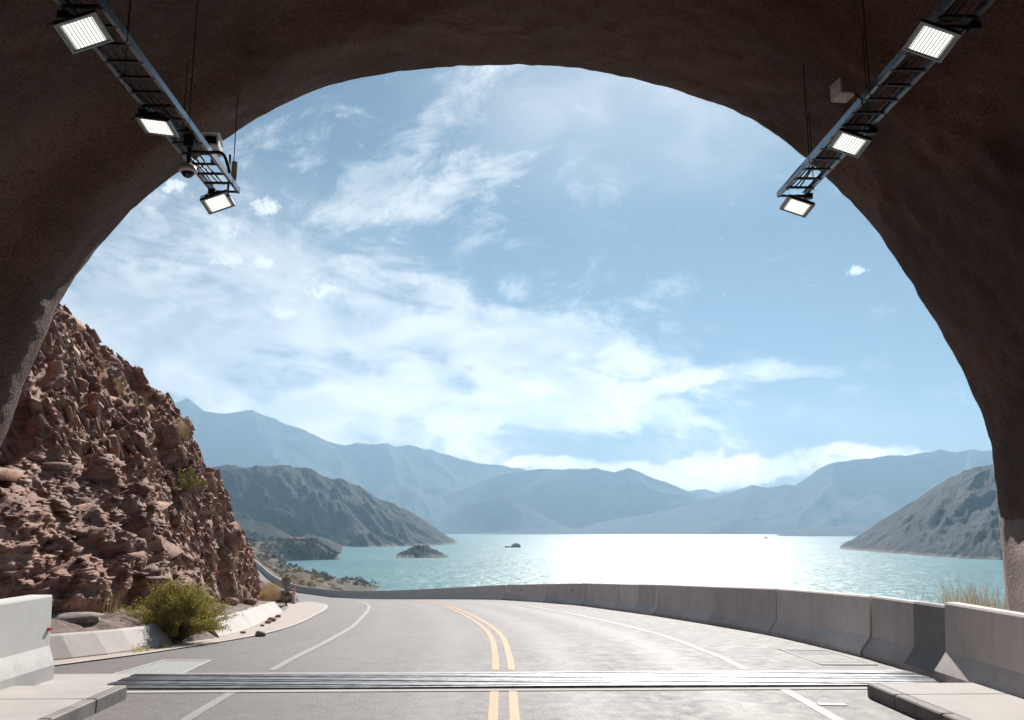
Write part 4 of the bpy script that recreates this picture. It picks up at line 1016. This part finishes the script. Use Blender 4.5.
for k, (x, Y_) in enumerate(((95, 19.5), (60, 18), (128, 20), (205, 23), (232, 26), (248, 28))):
    q = dirt_at(x, Y_); stone((q[0], q[1], q[2] - .02), (.22, .16, .18, .25, .2, .22)[k], 60 + k, ['angular red boulder on the dirt behind the dry grass', 'red boulder on the dirt behind the flat pale one', 'red boulder at the rock foot left of the bush', 'red boulder at the rock foot right of the bush', 'brown boulder behind the low wall', 'brown boulder at the rock foot near its tip'][k])

# ------------------------------------------------------------------ sign, marker post and bush at the bend
sg = on_road(284, 598.5); Ys = 47.0; v = ray(285, 598); sx = v[0] * Ys; zg = float(rz(Ys))
sgr = empty('road_sign', (sx, Ys, zg), .1); tag(sgr, 'grey back of a road sign on a thin post at the bend', 'road sign')
zc = CAMZ + ray(285, 582)[2] * Ys - zg; zb_ = CAMZ + ray(285, 600)[2] * Ys - zg
MB().tube([(0, .03, min(zb_, 0) - .2), (0, .03, zc + .38)], .035, 8).build('post', M['rust'], sgr)
m = MB(); w2 = 4.1 / 900 * Ys; h2 = 3.9 / 900 * Ys; cpts = [(-w2, -h2 * .8), (-w2 * .8, -h2), (w2 * .8, -h2), (w2, -h2 * .8), (w2, h2 * .8), (w2 * .8, h2), (-w2 * .8, h2), (-w2, h2 * .8)]
vs = [(x, y_, zc + z) for y_ in (.07, .085) for x, z in cpts]; m.add(vs, [tuple(range(8)), tuple(range(15, 7, -1))] + [(i, i + 8, (i + 1) % 8 + 8, (i + 1) % 8) for i in range(8)]).build('sign_plate', M['sign_back'], sgr)
MB().box((0, .064, zc + .15), (w2 * 1.5, .012, .05)).build('cross_bar', M['rust'], sgr)
Yc = 44.0; v = ray(294, 602); mx_, zg = v[0] * Yc, CAMZ + v[2] * Yc
mp_ = empty('marker_post', (mx_, Yc, zg)); tag(mp_, 'marker with red and white diagonal stripes on a grey block at the bend', 'marker post')
def sc_(p): return p / 900 * Yc
MB().box((0, 0, sc_(4) - .15), (sc_(2.8), .25, sc_(7.5) + .3), bev=.02).build('block', M['conc_grey'], mp_)
MB().box((0, 0, -.05), (sc_(3.8), .35, .22)).build('foot', M['conc_grey'], mp_)
MB().box((0, -.14, sc_(10.5)), (sc_(3.2), .02, sc_(7.5))).build('stripe_board', M['cam_white'], mp_)
m = MB(); bw, bh = sc_(3.2), sc_(7.5)
for k in range(3):
    z0 = sc_(10.5) - bh / 2 + bh * (k / 3.0) + .02; m.add([(-bw/2, -.153, z0 + bh * .14), (bw/2, -.153, z0), (bw/2, -.153, z0 + bh * .16), (-bw/2, -.153, z0 + bh * .30)], [(0, 1, 2, 3)])
m.build('red_stripe', M['red'], mp_)
v = ray(287, 602); bush('dark_bush', (v[0] * 46, 46, float(rz(46)) - .1), .62, .6, .62, 2600, 'leaves', 'low dark bush between the sign post and the striped marker', 12, M['leaf_dark'], .07, 50)
v = ray(279, 601); bush('brown_bush', (v[0] * 45, 45, float(rz(45)) + .05), .6, .5, .5, 1600, 'leaves', 'low brownish bush at the rock tip left of the sign post', 13, M['straw_dull'], .07, 40)
# roadside verge behind the apron, on which these stand
vg = [(-7.3, 33.2), (-8.2, 36), (-8.6, 40), (-9.6, 45), (-11.5, 50), (-14, 56), (-18, 64)]
vi = [(-11, 33.2), (-12, 36), (-14, 40), (-18, 45), (-24, 50), (-30, 56), (-36, 64)]
A_, B_ = catmull(vg, 8), catmull(vi, 8); Pv = np.zeros((len(A_), 10, 3))
for j in range(10):
    q = A_ * (1 - j / 9) + B_ * (j / 9); Pv[:, j, :2] = q; Pv[:, j, 2] = rz(q[:, 1]) + .02 + .12 * min(1, j / 2) + .05 * fbm(np.stack([q[:, 0], q[:, 1], q[:, 0] * 0], -1), 3, 8)
tag(grid('verge', Pv, M['dirt'], None, True, flip=False), 'dusty verge behind the apron at the rock tip', 'verge', None, 'structure')

# ------------------------------------------------------------------ lakeside scrub (uncountable) on the low spit and slope
rn = random.Random(77)
def scrub(name, spots, mat, label, nleaf=46, lsz=.35):
    m = MB()
    for (x, y, r, h) in spots:
        z = ter1(x, y)
        if z < LAKE + .4: continue
        for i in range(nleaf):
            a = rn.uniform(0, 2*PI); e = rn.uniform(-.1, 1); rr = r * rn.uniform(.55, 1.05)
            p = Vector((x + math.cos(a) * math.cos(e*PI/2) * rr, y + math.sin(a) * math.cos(e*PI/2) * rr, z + max(0, math.sin(e*PI/2)) * h * rn.uniform(.6, 1.1)))
            d1 = Vector((rn.gauss(0, 1), rn.gauss(0, 1), rn.gauss(.4, .8))).normalized(); d2 = d1.orthogonal().normalized(); l = lsz * rn.uniform(.5, 1.4)
            m.add([p - d2 * l * .4, p + d2 * l * .4, p + d1 * l + d2 * l * .2, p + d1 * l - d2 * l * .2], [(0, 1, 2, 3)])
    o = m.build(name, mat); tag(o, label, 'scrub', None, 'stuff'); return o
def scatter(n, y0, y1, d0, d1, r0, r1):
    o = []
    for i in range(n):
        y = rn.uniform(y0, y1); x = np.interp(y, XS_Y, XS_X) - rn.uniform(d0, d1); r = rn.uniform(r0, r1); o.append((x, y, r, r * rn.uniform(.7, 1.2)))
    return o
scrub('grey_scrub', scatter(190, 368, 432, 5, 60, 1.0, 2.6), M['straw_dull'], 'dusty leafless scrub on the low spit by the water', 60, .5)
sp2 = []
for i in range(330):
    y = rn.uniform(110, 330); b0 = np.interp(y, BL[:, 1], BL[:, 0]); sp2.append((b0 + rn.uniform(1.5, 22), y, rn.uniform(.4, 1.1), rn.uniform(.3, .9)))
scrub('dry_slope_grass', sp2, M['straw'], 'golden dry grass on the bank outside the far road wall', 40, .3)
scrub('dark_scrub', scatter(260, 440, 640, 6, 70, 1.0, 3.2) + scatter(170, 660, 740, 2, 30, 1.2, 3.0), M['leaf_dark'], 'dark scrub covering the rocky point and the slope of the headland', 46, .7)

# ------------------------------------------------------------------ hills and mountains
def interp_pts(pts, x):
    a = np.array(pts, float); return np.interp(x, a[:, 0], a[:, 1])
def range_(name, sky_pts, D0, D1, back, mat, label, seed, nu=260, nv=70, gully=.25, gfreq=60, base_z=LAKE - 3, jag=.012, shore=None, slant=.0, prof=.85, kind='structure'):
    """a real mountain body: rises from D0 metres away to its crest at D1 and falls again behind"""
    x0, x1 = sky_pts[0][0], sky_pts[-1][0]; px = np.linspace(x0, x1, nu); py = interp_pts(sky_pts, px)
    rr = np.array([ray(a, b) for a, b in zip(px, py)])
    vv_ = np.concatenate([np.linspace(0, 1, int(nv * .7)), np.linspace(1, 1.9, nv - int(nv * .7) + 1)[1:]])
    Px = np.zeros((nu, len(vv_), 3)); U = np.zeros((nu, len(vv_)))
    for j, vv1 in enumerate(vv_):
        d0 = np.array([D0] * nu) if shore is None else interp_pts(shore, px)
        Y = d0 + (D1 - d0) * vv1 if vv1 <= 1 else D1 + (vv1 - 1) * back
        Px[:, j, 0] = rr[:, 0] * (Y if True else 1); Px[:, j, 1] = Y; U[:, j] = Px[:, j, 0]
    H = CAMZ + rr[:, 2] * D1 - base_z
    v = vv_[None, :]; s = np.where(v <= 1, np.clip(v, 0, 1) ** prof, np.clip(1 - (v - 1) / .9, 0, 1) ** .8)
    S = D1 * gfreq / 900.
    q = Px.copy(); q[..., 2] = 0; q2 = np.stack([(q[..., 0] + slant * q[..., 1]) / S, q[..., 1] / S * .45, q[..., 0] * 0 + seed], -1)
    wq = np.stack([fbm(q2 * .7, 3, seed), fbm(q2 * .7 + 5, 3, seed + 1), q2[..., 0] * 0], -1) * .5
    g = ridged(q2 + wq, 6, seed + 2); g2 = fbm(q2 * 3 + wq, 4, seed + 8)
    env = np.clip(s, 0, 1) ** .7 * np.clip(1.03 - s, 0, 1) ** .7 * 2.2
    h = H[:, None] * (s - gully * env * np.clip(.85 - g, 0, 1) * .62 + .03 * env * g2) + H[:, None] * jag * (1.4 * g2 + 1.1 * fbm(q2 * 11, 3, seed + 9)) * s
    Px[..., 2] = base_z + h
    return tag(grid(name, Px, mat, None, True, flip=False), label, 'mountain', None, kind)
range_('hill', [(120, 478), (180, 468), (215, 466), (228, 463), (250, 465), (268, 462), (282, 461), (300, 464), (318, 470), (335, 476), (350, 481), (365, 487), (380, 496), (395, 504), (410, 511), (425, 520), (435, 527), (445, 534), (455, 541), (462, 545), (466, 548)],
       1150, 1520, 900, M['hill'], 'scrub covered dark hill with ravines running down to the lake', 200, 420, 150, .62, 26, shore=[(120, 1000), (335, 1140), (400, 1190), (440, 1230), (466, 1300)], slant=.55, jag=.010, prof=.75)
range_('hill', [(150, 520), (200, 512), (240, 517), (258, 520), (272, 524), (284, 530), (292, 536), (298, 541)], 780, 900, 200, M['hill'], 'small dark foothill just behind the flat headland', 230, 120, 50, .9, 22, base_z=-12, jag=.03)
range_('hill', [(300, 539), (306, 534), (316, 535), (326, 538), (338, 543), (342, 547)], 880, 960, 120, M['hill'], 'small dark knoll at the foot of the scrub covered hill', 235, 60, 30, .3, 20, base_z=-20, jag=.03)
range_('hill', [(820, 562), (838, 549), (850, 541), (870, 528), (888, 516), (905, 505), (925, 492), (945, 480), (962, 470), (975, 464), (990, 463), (1010, 455), (1060, 430), (1120, 400), (1200, 380)],
       700, 1100, 900, M['hill_right'], 'steep rocky brown hillside falling to the lake on the right', 240, 420, 150, .34, 30, shore=[(820, 1060), (840, 1010), (880, 880), (920, 780), (960, 700), (1000, 640), (1060, 560), (1200, 480)], slant=-.75, jag=.009, prof=.8)
range_('mountain', [(20, 470), (90, 430), (130, 408), (160, 401), (175, 398), (190, 397), (205, 404), (225, 406), (245, 408), (262, 412), (275, 413), (290, 420), (305, 425), (325, 436), (345, 441), (357, 438), (370, 440), (395, 443), (410, 441), (425, 446), (445, 449), (465, 456), (480, 459), (500, 461), (520, 466), (545, 478), (580, 495), (620, 515), (660, 532)],
       4000, 5000, 800, M['mount'], 'highest pale blue mountain range far behind the lake on the left', 260, 420, 110, .5, 70, slant=.3, jag=.006, prof=.9)
range_('mountain', [(600, 512), (660, 495), (690, 490), (706, 489), (718, 492), (728, 490), (745, 494), (780, 510)], 5150, 5700, 300, M['mount'], 'faintest mountain seen in the gap between the middle and right ranges', 270, 120, 40, .3, 40)
range_('mountain', [(350, 532), (390, 515), (430, 500), (470, 485), (500, 473), (520, 469), (545, 466), (562, 469), (578, 466), (600, 466), (615, 469), (630, 466), (645, 472), (665, 479), (685, 488), (705, 496), (740, 512), (790, 530), (810, 534)],
       3980, 4450, 500, M['mount'], 'middle blue mountain range behind the lake', 280, 360, 90, .5, 60, slant=-.3, jag=.008)
range_('mountain', [(560, 534), (600, 522), (640, 515), (690, 503), (720, 495), (737, 488), (752, 484), (768, 486), (785, 482), (795, 483), (803, 478), (818, 468), (832, 461), (845, 457), (860, 455), (875, 454), (890, 451), (905, 452), (922, 449), (940, 447), (955, 449), (975, 448), (995, 451), (1030, 455), (1100, 440), (1200, 470)],
       3550, 4100, 500, M['mount'], 'broad blue mountain range rising on the right beyond the lake', 290, 420, 90, .45, 66, slant=-.4, jag=.006)
range_('mountain', [(400, 533), (440, 522), (465, 506), (482, 500), (500, 497), (515, 499), (530, 507), (548, 518), (562, 525), (585, 531), (610, 534)], 3720, 3930, 60, M['mount'], 'low rounded foothill behind the far shore in the middle', 300, 160, 50, .4, 40)
range_('mountain', [(770, 537), (790, 531), (805, 528), (822, 526), (836, 526), (850, 523), (866, 525), (885, 529), (930, 534)], 2600, 3000, 400, M['mount'], 'low dark foothills on the far shore left of the rocky hillside', 310, 140, 40, .4, 30)
range_('mountain', [(470, 533.5), (490, 532.5), (505, 531), (525, 528), (535, 527.5), (548, 530), (565, 532), (588, 533.4), (600, 533.8)], 3500, 3700, 200, M['mount'], 'flat point of land along the far shore behind the boat', 320, 90, 24, .3, 20)
range_('islet', [(396, 554.5), (404, 550.5), (412, 546), (420, 544.5), (427, 545.5), (434, 548.5), (441, 552), (444, 554), (448, 555)], 742, 770, 26, M['hill'], 'small dark rocky islet off the foot of the hill', 330, 90, 40, .4, 8, base_z=LAKE - 1.5, jag=.09)
scn = [o for o in scene.objects if o.name.startswith('islet')][0]; scn['category'] = 'islet'

# ------------------------------------------------------------------ boats
def boat(px, py, D, Lh, label, big=True):
    v = ray(px, py); r = empty('boat', (v[0] * D, D, LAKE)); tag(r, label, 'boat')
    k = Lh / 20.0; hull = []
    for i, (x, w_, zt_) in enumerate(((-10, .3, 1.9), (-8, 1.7, 1.5), (-4, 2.5, 1.3), (2, 2.7, 1.3), (7, 2.5, 1.4), (9.6, 1.9, 1.6))):
        hull.append([(x * k, -w_ * k, zt_ * k), (x * k, -w_ * k * .7, -.6 * k), (x * k, w_ * k * .7, -.6 * k), (x * k, w_ * k, zt_ * k)])
    vs = [q for a in hull for q in a]; fs = [(i*4+j, i*4+(j+1) % 4, i*4+4+(j+1) % 4, i*4+4+j) for i in range(5) for j in range(4)] + [(3, 2, 1, 0), (20, 21, 22, 23)]
    MB().add(vs, fs).build('hull', M['dark_metal'], r)
    m = MB(); m.box((3.5 * k, 0, 2.6 * k), (11 * k, 3.6 * k, 2.6 * k), bev=.25 * k); m.box((4.2 * k, 0, 4.5 * k), (6.5 * k, 3.0 * k, 1.4 * k), bev=.2 * k); m.build('cabin', M['sign_back'], r)
    MB().tube([(3.5 * k, 0, 5 * k), (3.5 * k, 0, 7.2 * k)], .16 * k, 6).build('mast', M['dark_metal'], r)
boat(513, 546, 1150, 20, 'dark tour boat with a cabin and mast out on the lake')
boat(765, 538, 2150, 12, 'tiny dark boat far out in the sun glitter', False)

# ------------------------------------------------------------------ sheds and a truck on the headland
def shed(px, Y, L_, W_, H_, wm, rm, label):
    x = ray(px, 540)[0] * Y; z = ter1(x, Y); r = empty('shed', (x, Y, z), random.uniform(-.2, .2)); tag(r, label, 'shed', 'small sheds on the headland')
    MB().box((0, 0, H_ / 2 - .3), (L_, W_, H_ + .6)).build('wall', wm, r)
    m = MB(); e = .3; m.add([(-L_/2 - e, -W_/2 - e, H_), (L_/2 + e, -W_/2 - e, H_), (L_/2 + e, 0, H_ + 1), (-L_/2 - e, 0, H_ + 1), (-L_/2 - e, W_/2 + e, H_), (L_/2 + e, W_/2 + e, H_)],
          [(0, 1, 2, 3), (3, 2, 5, 4), (0, 3, 4), (1, 5, 2), (0, 4, 5, 1)]); m.build('roof', rm, r)
    MB().box((0, -W_ / 2 - .02, 1.0), (.9, .06, 2.0)).build('door', M['dark_metal'], r)
M['roof_red'] = plain('red_roof_sheet', (.33, .09, .07), .6)
M['wall_white'] = plain('white_wall', (.72, .71, .68), .7)
shed(291, 722, 7, 5, 2.6, M['wall_white'], M['roof_red'], 'white shed with a red roof, leftmost on the headland')
shed(298, 726, 9, 5, 2.4, M['box_beige'], M['roof_red'], 'long shed with a red roof in the middle of the headland')
shed(305, 724, 6, 4, 2.6, M['wall_white'], M['roof_red'], 'small white shed with a red roof, rightmost of three on the headland')
x = ray(250, 540)[0] * 715; tk = empty('parked_truck', (x, 715, ter1(x, 715)), .3); tag(tk, 'small blue and white truck parked on the flat headland', 'truck')
MB().box((-.8, 0, 2.0), (5.0, 2.3, 2.4), bev=.1).build('cargo_box', M['wall_white'], tk); MB().box((2.7, 0, 1.6), (1.8, 2.2, 2.0), bev=.2).build('cab', plain('blue_cab', (.06, .14, .30), .4), tk)
for x_ in (-2.2, 2.6):
    for y_ in (-1.05, 1.05):
        MB().tube([(x_, y_ - .15, .5), (x_, y_ + .15, .5)], .5, 12).build('wheel', M['black'], tk)
